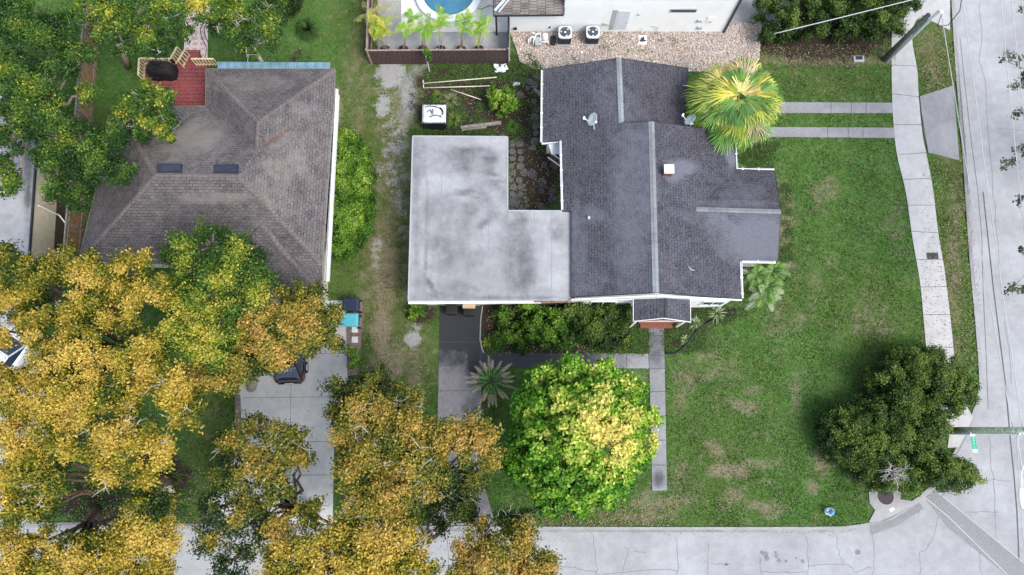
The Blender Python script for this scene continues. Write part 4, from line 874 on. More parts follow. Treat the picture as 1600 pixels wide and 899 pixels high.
# ------------------------------------------------------------------ the golden trees along the side street
GT = 'golden-leaved trees shading the left lots'
tree('broad golden yellow tree in front of the low grey roof at the left edge', (250, 560, 0),
     [(45, 440, 50, 7.6, .36), (15, 400, 30, 7, .2), (100, 415, 36, 8, .5), (150, 430, 46, 8.4, .66), (205, 430, 42, 8.6, .74), (240, 450, 36, 8.6, .72), (130, 485, 44, 8.6, .52), (60, 495, 36, 8.2, .40), (190, 485, 46, 8.8, .66), (20, 470, 36, 8, .5),
      (8, 517, 30, 8.6, .7), (50, 525, 26, 8.8, .72), (6, 592, 24, 8.8, .74), (54, 588, 24, 9, .74), (88, 565, 42, 9.4, .78), (30, 622, 44, 9, .72), (-12, 580, 20, 8.6, .7), (125, 545, 46, 9.5, .76), (95, 620, 48, 9.6, .76), (170, 580, 48, 9.4, .76), (225, 555, 44, 9.2, .70), (250, 600, 46, 9.2, .72), (285, 640, 30, 8.6, .68), (205, 620, 32, 9, .7), (145, 625, 44, 9.4, .74)],
     YEL, GT, .34, bare=26, bark='bark_brown')
tree('golden yellow tree with a bare scaffold of pale dead branches over the side street', (262, 752, 0),
     [(50, 680, 54, 9, .72), (115, 680, 46, 9.2, .66), (20, 735, 40, 8.6, .6), (75, 745, 40, 8.4, .44), (190, 690, 50, 9.4, .74), (235, 705, 40, 9.2, .76), (175, 735, 36, 8.8, .56), (225, 745, 26, 8.4, .5), (60, 715, 30, 8.5, .5), (20, 790, 32, 8.2, .58), (70, 790, 28, 8, .3), (225, 785, 34, 8, .30)],
     YEL, GT, .30, bare=24, bark='bark_brown')
tree('low golden crown hanging over the asphalt at the lower left corner', (150, 798, 0),
     [(20, 870, 46, 7.4, .74), (70, 865, 46, 7.8, .76), (120, 880, 46, 7.8, .72), (165, 870, 40, 7.4, .7), (225, 825, 42, 7.6, .78), (250, 850, 34, 7.4, .76), (205, 875, 36, 7.2, .72), (250, 795, 26, 7, .7), (60, 905, 50, 7.4, .74), (160, 915, 50, 7.4, .74), (240, 905, 40, 7.4, .74), (195, 850, 26, 7.2, .45), (140, 845, 24, 6.8, .3)],
     YEL, GT, .24, bare=20, bark='bark_brown')
tree('olive green tree with a golden skirt between the brown roof and the parked black car', (430, 552, 0),
     [(285, 395, 34, 7.2, .34), (330, 385, 40, 7.6, .38), (300, 430, 40, 7.4, .30), (375, 405, 42, 7.8, .36), (345, 440, 46, 7.8, .33), (400, 440, 38, 7.8, .36), (385, 480, 46, 8, .45), (300, 475, 36, 8.2, .68), (345, 505, 42, 8.4, .72), (290, 520, 40, 8.4, .72), (335, 545, 38, 8, .62)],
     GRN, GT, .26)
tree('orange gold tree whose crown half hides the parked black car', (392, 606, 0),
     [(430, 480, 38, 7.8, .62), (405, 515, 42, 8.2, .74), (450, 510, 40, 8.2, .74), (490, 520, 34, 7.6, .62), (485, 475, 34, 7.2, .30), (515, 495, 28, 6.8, .30), (430, 545, 38, 7.6, .62), (470, 540, 30, 7.4, .60), (380, 560, 40, 7.4, .40), (350, 590, 34, 7, .32), (410, 570, 30, 6.6, .18), (520, 530, 24, 6.6, .38), (460, 462, 30, 7.2, .34), (320, 600, 36, 7.4, .55)],
     OLV, GT, .22)
tree('sparse olive tree over the brick edged driveway with dark green lower branches', (487, 800, 0),
     [(375, 690, 32, 7, .44), (405, 668, 22, 6.6, .3), (430, 695, 42, 7.4, .54), (470, 690, 30, 7.2, .50), (385, 730, 42, 7.4, .48), (440, 740, 42, 7.6, .52), (350, 735, 26, 6.8, .26), (410, 775, 36, 7, .34), (350, 790, 42, 6.8, .12), (385, 820, 44, 7, .26), (335, 840, 36, 6.4, .08), (365, 875, 34, 6.2, .08), (430, 835, 40, 7.2, .50), (470, 715, 24, 7, .46), (345, 690, 20, 6.5, .3), (395, 660, 16, 6, .25)],
     OLV, GT, .20, lai=1.35, bare=26, clump_k=1.15, bark='bark_brown')
tree('tall bronze gold tree between the two driveways with bare pinkish twigs', (640, 796, 0),
     [(545, 615, 36, 6.8, .16), (590, 598, 34, 6.6, .14), (630, 622, 32, 7, .22), (570, 650, 44, 8, .56), (615, 645, 36, 7.8, .46), (640, 675, 44, 8.2, .56), (690, 670, 36, 7.6, .40), (590, 695, 46, 8.4, .62), (545, 690, 36, 7.8, .58), (640, 720, 44, 8.4, .62), (700, 700, 42, 8, .66), (750, 690, 36, 7.6, .70), (735, 670, 28, 7.2, .6), (560, 740, 42, 8, .56), (610, 760, 44, 8.2, .66), (655, 765, 28, 7.6, .55), (535, 650, 26, 7.2, .4), (690, 745, 30, 6.8, .22), (735, 745, 30, 6.4, .10), (720, 778, 32, 6, .12), (765, 720, 24, 7, .6), (570, 790, 40, 7.8, .5), (620, 800, 40, 7.8, .6)],
     OLV, GT, .26, lai=1.9, bare=46, bark='bark_brown')
tree('golden tree spreading over the side street at the bottom edge beside the sparse olive tree', (560, 812, 0),
     [(450, 872, 36, 7.6, .62), (495, 845, 40, 7.8, .62), (540, 830, 36, 7.8, .58), (525, 880, 44, 8, .70), (580, 860, 46, 8.2, .72), (630, 850, 42, 8, .70), (650, 885, 36, 7.8, .72), (600, 905, 44, 8, .74), (490, 910, 44, 7.8, .7), (430, 905, 34, 7.6, .66), (480, 800, 26, 7, .55)],
     YEL, GT, .22, lai=2.0, bare=34, bark='bark_brown')
tree('golden tree over the side street nearest to the lime green tree', (795, 812, 0),
     [(735, 862, 30, 7.2, .66), (770, 880, 42, 7.6, .70), (815, 850, 36, 7.4, .62), (840, 885, 38, 7.4, .70), (790, 825, 26, 6.6, .26), (760, 830, 22, 6.8, .56), (740, 900, 40, 7.6, .68), (830, 915, 44, 7.4, .7), (820, 812, 20, 6, .15)],
     OLV, GT, .18, lai=2.0, bare=22, bark='bark_brown')
# a few dead, reddish and pale sprays on the golden trees are leaves of their own tree; here the limb seen above the street
t = thing('small_tree', P(672, 834, 0), 'thin dark trunked street tree forking above the asphalt between the golden crowns', 'tree', GT)
mb = MB(); mb.tube([P(672, 834, 0), P(669, 845, 1.6), P(668, 852, 2.6)], [.16, .14, .12], 8); mb.build('trunk', 'bark_brown', t, smooth=True)
mb = MB()
for e in ((700, 822, 4.6), (650, 830, 4.6), (690, 800, 4.8), (655, 800, 4.9), (720, 800, 4.6), (672, 780, 4.8)): mb.tube(arc(P(668, 852, 2.6), P(*e), .05, 5), [.11, .09, .07, .05, .035, .02], 6)
mb.build('branches', 'bark_brown', t, smooth=True)
crown('crown', [(690, 800, 34, 4.8, .14), (725, 795, 26, 4.6, .18), (655, 798, 26, 4.9, .3), (672, 775, 26, 4.9, .12)], OLV, t, lai=1.5)

# green trees, upper left
GA = 'green trees in the back yards at the upper left'
tree('large dark green tree hanging over the flat grey roof at the left edge', (110, 215, 0),
     [(25, 35, 52, 6.4, .10), (70, 60, 46, 6.6, .14), (20, 110, 46, 6.8, .18), (75, 130, 50, 7, .26), (120, 95, 34, 6.2, .16), (35, 165, 44, 6.6, .16), (90, 180, 40, 6.8, .24), (20, 215, 34, 6.2, .14), (110, 50, 40, 6.2, .10), (20, 290, 26, 5.6, .12), (5, 260, 24, 5.6, .12), (140, 145, 22, 5.8, .36)],
     GRN, GA, .26, fork=.5)
tree('dark green tree drooping over the west corner of the brown hip roof', (135, 300, 0),
     [(80, 240, 38, 6, .13), (125, 225, 40, 6.2, .18), (170, 215, 34, 5.8, .12), (110, 280, 36, 5.8, .10), (155, 265, 38, 6, .12), (190, 270, 26, 5.6, .16), (125, 310, 24, 5.4, .10), (90, 300, 22, 5.4, .12), (60, 200, 26, 6, .15)],
     GRN, GA, .20, fork=.5)
tree('small tree with yellow tipped leaves reaching over the roof beside the covered grill', (210, 205, 0),
     [(215, 165, 30, 5.6, .36), (245, 160, 26, 5.6, .44), (225, 195, 32, 5.4, .22), (255, 195, 26, 5.2, .34), (200, 185, 24, 5.4, .12), (268, 215, 12, 5, .56), (240, 140, 20, 5.4, .48), (262, 150, 14, 5.4, .52)],
     GRN, GA, .13, fork=.6, cr=.4, bare=8)
tree('tree with orange and yellow tipped crown at the top edge left of the pink path', (200, 105, 0),
     [(150, 10, 36, 6.4, .46), (185, 35, 36, 6.2, .46), (160, 50, 24, 6, .30), (215, 15, 36, 6.2, .40), (230, 60, 30, 5.8, .28), (265, 25, 36, 6, .44), (195, 75, 22, 5.6, .26), (290, 55, 18, 5.4, .26), (310, 15, 26, 5.8, .56), (255, 75, 20, 5.4, .20), (330, 25, 14, 5.6, .5)],
     GRN, GA, .16, fork=.6, bare=9, cr=.42, lai=1.9)
tree('light green open crowned tree over the lawn right of the pink path', (415, 112, 0),
     [(365, 15, 36, 5.2, .34), (405, 35, 36, 5.2, .36), (370, 55, 30, 4.8, .28), (425, 60, 24, 4.6, .34), (420, 10, 30, 5, .30), (390, 80, 20, 4, .30), (345, 40, 22, 4.8, .28), (435, 30, 16, 4.6, .3)],
     GRN, GA, .12, fork=.6, lai=1.35, bare=8, cr=.4, bark='bark_pale')
def shrub(label, lobes, pal, base=None, group=None, name='shrub', cat='shrub', stems=True, **kw):
    b = P(*(base or (lobes[0][0], lobes[0][1])), 0); t = thing(name, b, label, cat, group)
    kw.setdefault('cr', .30); kw.setdefault('leaf', .10); kw.setdefault('lai', 2.6)
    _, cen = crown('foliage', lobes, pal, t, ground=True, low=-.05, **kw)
    if stems:
        mb = MB()
        for c, r, tips in cen:
            for q in tips[:6]: mb.tube(arc((c[0]+RNG.normal(0, .1), c[1]+RNG.normal(0, .1), 0), q, .05, 3, .15), [.03, .025, .018, .01], 5, cap=False)
        mb.build('stems', 'bark_brown', t)
    return t
shrub('dark rounded shrub at the top edge behind the open crowned light green tree', [(440, 15, 26, 2.0, .3), (462, 8, 22, 2.2, .25)], DRK)
# hedge mass beside the brown house
shrub('bright green bushy shrub row against the white east eave of the brown roofed house', [(542, 235, 32, 1.9, 0.44), (554, 258, 34, 2.0, 0.5), (538, 282, 39, 2.2, 0.46), (556, 305, 39, 2.2, 0.52), (537, 330, 39, 2.2, 0.46), (550, 358, 39, 2.2, 0.5), (540, 382, 32, 2.0, 0.46), (568, 280, 25, 1.5, 0.48), (566, 330, 27, 1.5, 0.48), (547, 222, 23, 1.4, 0.4), (570, 255, 18, 1.2, 0.44)], HDG, leaf=.12, cr=.32, clump_k=1.9)
shrub('round bright green bush in the bare back garden', [(785, 162, 27, 1.8, .60), (775, 156, 18, 1.9, .62), (796, 168, 17, 1.7, .58)], HDG, leaf=.15, cr=.24, base=(785, 165))
shrub('small leafy green bush at the left front corner of the flat roof', [(653, 487, 17, 1.2, .56), (645, 494, 10, .8, .5)], HDG, leaf=.15, cr=.22)
SB = 'shrubs in the front bed below the flat roof'
shrub('loose dark green shrub with arching light shoots next to the stained driveway', [(790, 495, 22, 1.4, .30), (800, 525, 26, 1.3, .28), (780, 532, 16, .9, .34), (830, 515, 26, 1.5, .28), (815, 540, 16, .9, .3)], HDG, group=SB, leaf=.15, cr=.26, lai=1.8)
shrub('shrub with a star shaped pale green spray in the middle of the front bed', [(825, 488, 22, 1.9, .58), (850, 500, 22, 1.8, .62), (855, 525, 28, 1.4, .34), (880, 533, 24, 1.2, .3), (870, 505, 24, 1.7, .4)], HDG, group=SB, leaf=.17, cr=.26, lai=2.0)
shrub('tall dense dark shrub in the front bed nearest to the entrance porch', [(905, 492, 30, 2.0, .36), (940, 490, 30, 2.1, .40), (965, 500, 22, 1.8, .34), (925, 520, 32, 1.8, .26), (955, 528, 26, 1.5, .26), (895, 520, 24, 1.6, .26), (885, 490, 20, 1.8, .34), (972, 480, 14, 1.6, .36), (978, 535, 14, .8, .6)], DRK, group=SB, leaf=.12, cr=.3)
# large hedge, upper right
shrub('tall dense hedge along the top edge between gravel corner and sidewalk', [(1195, 20, 26, 3.0, .44), (1215, 45, 34, 2.8, .40), (1245, 20, 34, 3.2, .46), (1260, 50, 32, 2.8, .32), (1295, 25, 36, 3.2, .34), (1310, 55, 30, 2.6, .30), (1340, 20, 34, 3.0, .34), (1355, 52, 30, 2.6, .34), (1385, 20, 34, 3.0, .36), (1390, 50, 24, 2.2, .26), (1415, 15, 24, 2.6, .38), (1200, 65, 20, 1.6, .3), (1240, -15, 40, 3.0, .4), (1320, -15, 40, 3, .4), (1400, -15, 36, 2.8, .4)],
      DRK, name='hedge', cat='hedge', leaf=.13, cr=.36, jitter=.22)
# two big dark bushes at the street corner
shrub('large dark green bush on the corner verge reaching over the sidewalk', [(1380, 590, 28, 2.46, 0.4), (1410, 575, 37, 2.62, 0.42), (1455, 575, 37, 2.62, 0.44), (1480, 600, 35, 2.46, 0.48), (1500, 612, 24, 1.97, 0.46), (1425, 612, 44, 2.95, 0.42), (1395, 630, 39, 2.79, 0.38), (1465, 632, 30, 2.46, 0.44), (1385, 560, 17, 1.8, 0.38), (1360, 600, 24, 2.2, 0.38), (1390, 615, 30, 2.5, 0.4), (1440, 590, 36, 2.8, 0.44)], DRK, leaf=.115, cr=.34, jitter=.22, clump_k=1.7, base=(1430, 610))
shrub('wide dark green bush with bare grey twigs on top beside the storm drain', [(1297, 682, 28, 1.8, 0.34), (1315, 655, 28, 1.97, 0.34), (1395, 650, 37, 2.46, 0.36), (1305, 665, 33, 2.13, 0.34), (1320, 695, 37, 2.3, 0.38), (1345, 655, 39, 2.62, 0.36), (1350, 700, 44, 2.79, 0.42), (1370, 735, 41, 2.62, 0.4), (1390, 675, 39, 2.79, 0.34), (1420, 700, 33, 2.46, 0.38), (1440, 665, 33, 2.62, 0.4), (1455, 730, 37, 2.62, 0.4), (1485, 740, 33, 2.3, 0.42), (1505, 742, 19, 1.8, 0.44), (1415, 745, 28, 2.13, 0.42), (1340, 725, 28, 2.13, 0.38), (1292, 676, 20, 1.7, 0.36), (1345, 690, 34, 2.4, 0.4), (1300, 705, 22, 1.8, 0.36), (1375, 640, 30, 2.4, 0.36)], DRK, leaf=.115, cr=.34, jitter=.22, clump_k=1.7, base=(1390, 695))
t = thing('bare_sapling', P(1395, 728, 0), 'leafless grey twiggy sapling poking out of the dark corner bush', 'dead tree'); mb = MB(); c = np.array(P(1390, 737, 2.5)); b_ = np.array(P(1394, 729, 0))
mb.tube([tuple(b_), tuple(b_*.5+c*.5), tuple(c)], [.04, .035, .03], 6)
for k in range(22):
    a = random.random()*6.28; l = random.uniform(.35, .85); e = c+np.array([math.cos(a)*l, math.sin(a)*l, random.uniform(.4, 1.1)]); p_ = arc(c, e, .08, 3, .15); mb.tube(p_, [.026, .018, .013, .007], 5, cap=False)
    for _ in range(3): m_ = np.array(p_[2]); mb.tube(arc(m_, m_+RNG.normal(0, .2, 3)+[0, 0, .12], .05, 2), [.011, .008, .005], 4, cap=False)
mb.build('twigs', 'bark_pale', t)
# lime green tree in front of the house
tree('rounded lime green tree with pale yellow top beside the front walk', (880, 690, 0),
     [(850, 600, 36, 5.0, .38), (895, 585, 34, 5.2, .42), (940, 590, 34, 5.2, .42), (980, 610, 32, 5.0, .46), (1008, 650, 26, 4.6, .44), (830, 640, 36, 5.0, .30), (875, 640, 44, 6.2, .52), (930, 630, 44, 6.4, .60), (975, 655, 40, 6.0, .74), (905, 685, 48, 6.8, .66), (925, 665, 36, 7.0, .78), (955, 690, 46, 6.6, .86), (1000, 695, 30, 5.4, .78), (850, 690, 42, 5.8, .34), (815, 685, 28, 4.4, .22), (830, 735, 36, 4.6, .26), (880, 740, 42, 5.6, .26), (930, 740, 40, 5.8, .38), (970, 735, 34, 5.2, .38), (860, 778, 32, 4.2, .24), (905, 775, 34, 4.6, .32), (950, 768, 28, 4.4, .34), (805, 720, 24, 3.8, .2), (990, 725, 22, 4.6, .42)],
     LIM, None, .24, leaf=.21, cr=.34, lai=2.5, jitter=.13, low=-.5, clump_k=1.4)
# dull sprays of a tree beyond the right edge
tree('grey green branches of a tree reaching in over the road at the right edge', (1740, 230, 0),
     [(1578, 95, 20, 6.5, .3), (1595, 130, 22, 6.5, .35), (1588, 180, 14, 6.3, .3), (1576, 258, 16, 6.2, .35), (1592, 235, 14, 6.2, .3), (1592, 312, 11, 6.2, .3), (1580, 455, 15, 6.2, .35), (1598, 450, 15, 6.2, .35), (1598, 392, 9, 6, .3), (1596, 15, 8, 6, .3), (1650, 90, 50, 7.5, .35), (1660, 200, 60, 8, .35), (1650, 300, 50, 7.5, .35), (1660, 420, 55, 7.5, .35), (1730, 250, 60, 9, .35), (1720, 380, 60, 9, .35), (1720, 120, 60, 9, .35)],
     GRY, None, .12, bark='bark_pale', lai=.75, clump_k=.8, cr=.38, leaf=.16)

# ------------------------------------------------------------------ palms and strappy plants
def fan_palm():
    b = Vector(P(1118, 203, 0)); t = thing('fan_palm', b, 'tall shaggy fan palm with golden fronds against the corner of the slate roof', 'palm tree')
    c = np.array(P(1153, 157, 4.3)); mb = MB(); mb.tube([tuple(b), tuple((np.array(b)+c)/2), tuple(c-np.array([0, 0, .35]))], [.26, .2, .2], 12); mb.build('trunk', 'bark_brown', t, smooth=True)
    V, K = [], []; pet = MB()
    for i in range(84):
        a = i*2.39996+random.uniform(-.3, .3); lev = ((i+.5)/84)**.8; el = math.radians(76-98*lev)+random.uniform(-.12, .12); pl = .30+1.60*lev**.7*random.uniform(.85, 1.12)
        d = np.array([math.cos(a)*math.cos(el), math.sin(a)*math.cos(el), math.sin(el)]); base = c+d*pl; pet.tube([tuple(c), tuple(base)], [.022, .014], 4, cap=False)
        north = min(1, max(0, .40+.62*math.sin(a+.3)*lev**.5+random.uniform(-.12, .12)))          # north and east side is turning golden
        tt = random.random(); 
        if tt < .05+.60*north**1.6: col = np.array(random.choice([(.55, .46, .12), (.62, .50, .20), (.50, .38, .14), (.46, .45, .08), (.58, .54, .2)]))
        elif tt > .975: col = np.array((.42, .34, .24))
        else: col = np.array(random.choice([(.10, .22, .05), (.15, .28, .07), (.08, .18, .05), (.30, .36, .05), (.20, .29, .08), (.35, .38, .08)]))
        side = unit(np.cross(d, [0, 0, 1.0]).reshape(1, 3))[0]; elf = el*.30-.10; d = np.array([math.cos(a)*math.cos(elf), math.sin(a)*math.cos(elf), math.sin(elf)]); up = np.cross(side, d); up = up if up[2] > 0 else -up; n = 24; R_ = random.uniform(.95, 1.35)
        for k in range(n):
            if random.random() < .12: continue
            th = (k/(n-1)-.5)*math.radians(165)+random.uniform(-.05, .05); f = d*math.cos(th)+side*math.sin(th); f = f+up*.12*math.cos(th*2)
            f = f/np.linalg.norm(f); L = R_*(.72+.28*math.cos(th))*random.uniform(.9, 1.06); w_ = random.uniform(.026, .044); pr = np.cross(f, up); pr = pr/np.linalg.norm(pr); prev = base; pw = .010; seg = [(.45, w_, .02), (.78, w_*.6, .09), (1.0, .003, random.uniform(.16, .42))]
            cc = col*random.uniform(.55, 1.4)
            for u, ww, dr in seg:
                q = base+f*L*u-np.array([0, 0, dr*L*random.uniform(.8, 1.2)]); V.append([prev-pr*pw, prev+pr*pw, q+pr*ww, q-pr*ww]); K.append(cc*(1 if u < .9 else 1.3)); prev = q; pw = ww
    for i in range(46):
        a = random.random()*6.28; r = random.uniform(.25, 1.0); p0 = c+np.array([0, 0, .1]); p1 = c+np.array([math.cos(a)*r, math.sin(a)*r, random.uniform(.5, 1.0)-r*.3]); pm = (p0+p1)/2+np.array([0, 0, .12]); pr = np.array([-math.sin(a), math.cos(a), 0])*.05; cc = np.array(random.choice([(.40, .44, .12), (.2, .32, .07), (.50, .46, .16), (.13, .25, .06), (.1, .22, .05)])); V.append([p0-pr*.3, p0+pr*.3, pm+pr, pm-pr]); V.append([pm-pr, pm+pr, p1+pr*.1, p1-pr*.1]); K += [cc, cc*1.15]
    soup('fronds', np.array(V), np.array(K), 'leaf_matte', t); pet.build('petioles', 'bark', t)
    V, K = [], []
    for i in range(240):                       # dead skirt
        a = random.random()*6.28; r = random.uniform(.3, 1.2); p0 = c+np.array([math.cos(a)*.3, math.sin(a)*.3, -.3]); p1 = c+np.array([math.cos(a)*r, math.sin(a)*r, -random.uniform(.6, 1.7)]); pr = np.array([-math.sin(a), math.cos(a), 0])*.03
        V.append([p0-pr*.4, p0+pr*.4, p1+pr, p1-pr]); K.append(np.array((.30, .24, .17))*random.uniform(.6, 1.4))
    soup('dead_skirt', np.array(V), np.array(K), 'leaf_matte', t)
fan_palm()
def feather(V, K, base, a, el, L, col, leafL=.28, n=22, droop=.5, w_=.016, tip=None, mbx=None, vee=.35):
    d0 = np.array([math.cos(a)*math.cos(el), math.sin(a)*math.cos(el), math.sin(el)]); side = np.array([-math.sin(a), math.cos(a), 0.0]); prev = np.array(base, float); pts = [tuple(prev)]
    for k in range(1, n+1):
        u = k/n; p = np.array(base)+d0*L*u-np.array([0, 0, droop*L*u*u]); dirv = p-prev; dirv = dirv/np.linalg.norm(dirv); ll = leafL*math.sin(math.pi*min(.97, .18+u*.75))**.6
        for s in (-1, 1):
            f = side*s*.8+dirv*.65+np.array([0, 0, vee]); f = f/np.linalg.norm(f); q = p+f*ll*random.uniform(.85, 1.1)-np.array([0, 0, .12*ll]); pr = dirv*w_
            c = np.array(col if tip is None or u < .55 else tip)*random.uniform(.75, 1.25); mid = (p+q)/2+np.array([0, 0, .02]); V.append([p-pr*.5, p+pr*.5, mid+pr, mid-pr]); V.append([mid-pr, mid+pr, q+pr*.12, q-pr*.12]); K += [c, c]
        prev = p; pts.append(tuple(p))
    if mbx is not None: mbx.tube(pts[::4]+[pts[-1]], .009, 4, cap=False)
def palm(label, px, py, zc, nfr, L, cols, tips=None, group=None, trunk=.12, crowns=None, **kw):
    b = Vector(P(px, py, 0)); t = thing('feather_palm', b, label, 'palm tree', group); V, K = [], []; st = MB(); tk = MB()
    for (cx_, cy_, cz_) in (crowns or [(px, py, zc)]):
        c = P(cx_, cy_, cz_); tk.tube([tuple(b), tuple((Vector(b)+Vector(c))/2+Vector((.03, .02, 0))), c], [trunk*1.2, trunk, trunk*.9], 8)
        for i in range(nfr):
            lev = (i+.5)/nfr; a = i*2.39996+random.uniform(-.15, .15); el = math.radians(70-75*lev); old = lev > .52
            feather(V, K, c, a, el, L*(.62+.38*lev)*random.uniform(.9, 1.08), random.choice(cols), tip=(random.choice(tips) if tips and old else None), mbx=st, **kw)
    tk.build('trunk', 'bark_brown', t, smooth=True); soup('fronds', np.array(V), np.array(K), 'leaf_matte', t); st.build('midribs', 'bark_pale', t); return t
palm('spiky palm with green heart and dry greyish outer fronds by the driveway', 767, 596, 1.1, 52, 1.48, [(.06, .17, .03), (.08, .22, .04), (.05, .14, .03)], tips=[(.48, .39, .29), (.56, .48, .36), (.38, .31, .20), (.52, .40, .33)], leafL=.17, droop=.30, n=20)
palm('multi stemmed bright green palm with bleached frond tips by the corner gutter', 1185, 440, 1.9, 15, 1.2, [(.09, .21, .04), (.13, .28, .05), (.2, .33, .08)], tips=[(.45, .50, .36), (.16, .3, .08), (.5, .5, .42)], crowns=[(1182, 430, 2.2), (1200, 448, 2.0), (1207, 424, 2.1), (1194, 462, 1.6)], leafL=.26, droop=.45, trunk=.06, n=18)
def strappy(label, px, py, r, n, cols, z=.35, group=None, name='spiky_plant', wid=.025, cat='plant'):
    b = P(px, py, 0); V, K = [], []
    for i in range(n):
        a = random.random()*6.28; el = math.radians(random.uniform(15, 75)); L = r*random.uniform(.75, 1.1); d = np.array([math.cos(a)*math.cos(el), math.sin(a)*math.cos(el), math.sin(el)]); pr = np.array([-math.sin(a), math.cos(a), 0]); prev = np.array(b); pw = wid*.7; c = np.array(random.choice(cols))*random.uniform(.8, 1.2)
        for u, ww in ((.4, wid), (.75, wid*.7), (1.0, .003)):
            q = np.array(b)+d*L*u+np.array([0, 0, -.55*L*u*u*math.cos(el)+.02]); q[2] = max(q[2], .03); V.append([prev-pr*pw, prev+pr*pw, q+pr*ww, q-pr*ww]); K.append(c); prev = q; pw = ww
    return tag(soup(name, np.array(V), np.array(K), 'leaf_matte', origin=b), label, cat, group)
pc = [(.30, .36, .20), (.20, .30, .12), (.45, .47, .33), (.12, .2, .06)]
strappy('large striped spiky plant right of the porch under the white gable', 1119, 490, .78, 95, pc); strappy('medium pale spiky plant between the porch and the striped plant', 1087, 505, .55, 60, pc); strappy('small pale spiky plant beside the dark bed edging', 1069, 531, .42, 38, pc)
strappy('round dark green tuft of grass-like leaves near the top edge', 481, 48, .95, 900, [(.03, .07, .018), (.055, .11, .03), (.09, .16, .05)], wid=.02, name='tufted_plant')
strappy('dry bleached fern clump beside the plastic wrapped crate', 703, 158, .75, 130, [(.32, .30, .20), (.24, .25, .13), (.14, .2, .06)], wid=.016, name='fern_clump')
strappy('yellow green fern clump by the corner of the flat roof behind the crate', 709, 188, .7, 120, [(.16, .24, .05), (.22, .26, .08), (.1, .18, .04)], wid=.018, name='fern_clump')
strappy('lone fern clump left of the three white poles', 684, 152, .55, 90, [(.12, .2, .04), (.18, .24, .06)], wid=.018, name='fern_clump')
strappy('low green fern against the timber edging', 800, 198, .6, 90, [(.06, .15, .03), (.09, .2, .04)], wid=.02, name='fern_clump')
strappy('yellow green arching plant at the mulch edge of the driveway', 762, 535, .5, 46, [(.2, .28, .04), (.12, .22, .03)], wid=.03, name='arching_plant')
# potted areca palms behind the fence
PG = 'potted palms along the fence'
for i, (px, crx, cry, lab) in enumerate(((604, 592, 44, 'first potted palm from the left, bushiest and most yellow, behind the brown fence'), (632, 640, 38, 'second potted palm from the left behind the brown fence'), (662, 665, 44, 'third potted palm from the left behind the brown fence, in front of the spa pool'), (690, 688, 32, 'fourth potted palm from the left, leaning over the spa coping'), (721, 722, 36, 'fifth potted palm from the left behind the brown fence'), (749, 754, 40, 'rightmost potted palm, slender and bright green, near the shingled canopy'))):
    b = Vector(P(px, 84, .03)); t = thing('potted_palm', b, lab, 'potted palm', PG); mb = MB(); mb.lathe(tuple(b), [(.22, 0), (.30, .42), (.33, .46), (.29, .46), (.27, .40), (.02, .38)], 18); mb.build('pot', 'iron', t)
    V, K = [], []; cn_ = MB()
    for k in range(7 if i else 12):
        a = random.random()*6.28; q = np.array(P(crx+random.uniform(-8, 8)*(1.6 if i == 0 else 1), cry+random.uniform(-9, 12), 2.0+random.uniform(-.3, .5))); s = np.array(b)+[math.cos(a)*.12, math.sin(a)*.12, .4]; cn_.tube(arc(s, q, .04, 3, .05), [.02, .016, .014, .01], 5)
        for j in range(3): feather(V, K, q, random.random()*6.28, math.radians(random.uniform(10, 60)), random.uniform(.55, .9), random.choice([(.26, .46, .05), (.36, .50, .08), (.18, .38, .04)] if i else [(.42, .46, .05), (.5, .5, .08), (.3, .44, .05)]), leafL=.26, n=16, droop=.45, w_=.016)
    cn_.build('canes', 'bark', t); soup('fronds', np.array(V), np.array(K), 'leaf', t)
t = thing('yellow_bamboo', P(578, 60, 0), 'dry yellowish bamboo sprawling over the fence at the left end of the terrace', 'bamboo'); V, K = [], []; mb = MB()
for k in range(34):
    q = np.array(P(random.uniform(565, 612), random.uniform(-6, 40), random.uniform(1.2, 2.6))); s = P(585+random.uniform(-6, 6), 34+random.uniform(-8, 8), 0); mb.tube(arc(s, q, .1, 3, .1), [.014, .012, .010, .007], 4)
    feather(V, K, q, random.random()*6.28, .3, .6, random.choice([(.4, .36, .13), (.3, .36, .08), (.5, .44, .2)]), leafL=.2, n=10, w_=.015)
mb.build('canes', 'cream_wood', t); soup('fronds', np.array(V), np.array(K), 'leaf', t)
t = thing('young_tree', P(671, 112, 0), 'slim young tree with pale trunk leaning in front of the brown fence', 'tree')
mb = MB(); mb.tube([P(671, 112, 0), P(668, 98, 1.1), P(665, 86, 2.0)], [.05, .045, .035], 7); mb.build('trunk', 'bark_pale', t)
crown('crown', [(666, 84, 9, 2.1, .6), (671, 92, 6, 1.7, .5)], HDG, t, cr=.2, leaf=.12)

# ------------------------------------------------------------------ poles, wires, sign, hydrant
def pole(label, base, ztop, cond_top, px_off):
    b = Vector(P(*base, 0)); t = thing('utility_pole', b, label, 'utility pole', 'wooden utility poles'); return t, b
t, b = pole('dark wooden utility pole with a white conduit leaning over the sidewalk by the hedge', (1383, 96), 5.4, 5.9, 0)
mb = MB(); mb.tube([tuple(b+Vector((-.08, .12, -.1))), tuple(b+Vector((-.08, .12, 5.0)))], [.17, .14], 14); mb.build('pole_shaft', 'pole_wood', t, smooth=True)
mb = MB(); mb.tube([tuple(b+Vector((.10, -.06, 0))), tuple(b+Vector((.10, -.06, 5.62))), tuple(b+Vector((.16, -.10, 5.74))), tuple(b+Vector((.24, -.22, 5.70)))], [.085, .085, .10, .085], 12); mb.build('conduit', 'white_paint', t, smooth=True)
mb = MB(); mb.box((b.x-.1, b.y+.28, 4.6), (.16, .12, .2)); mb.build('junction_box', 'metal_light', t)
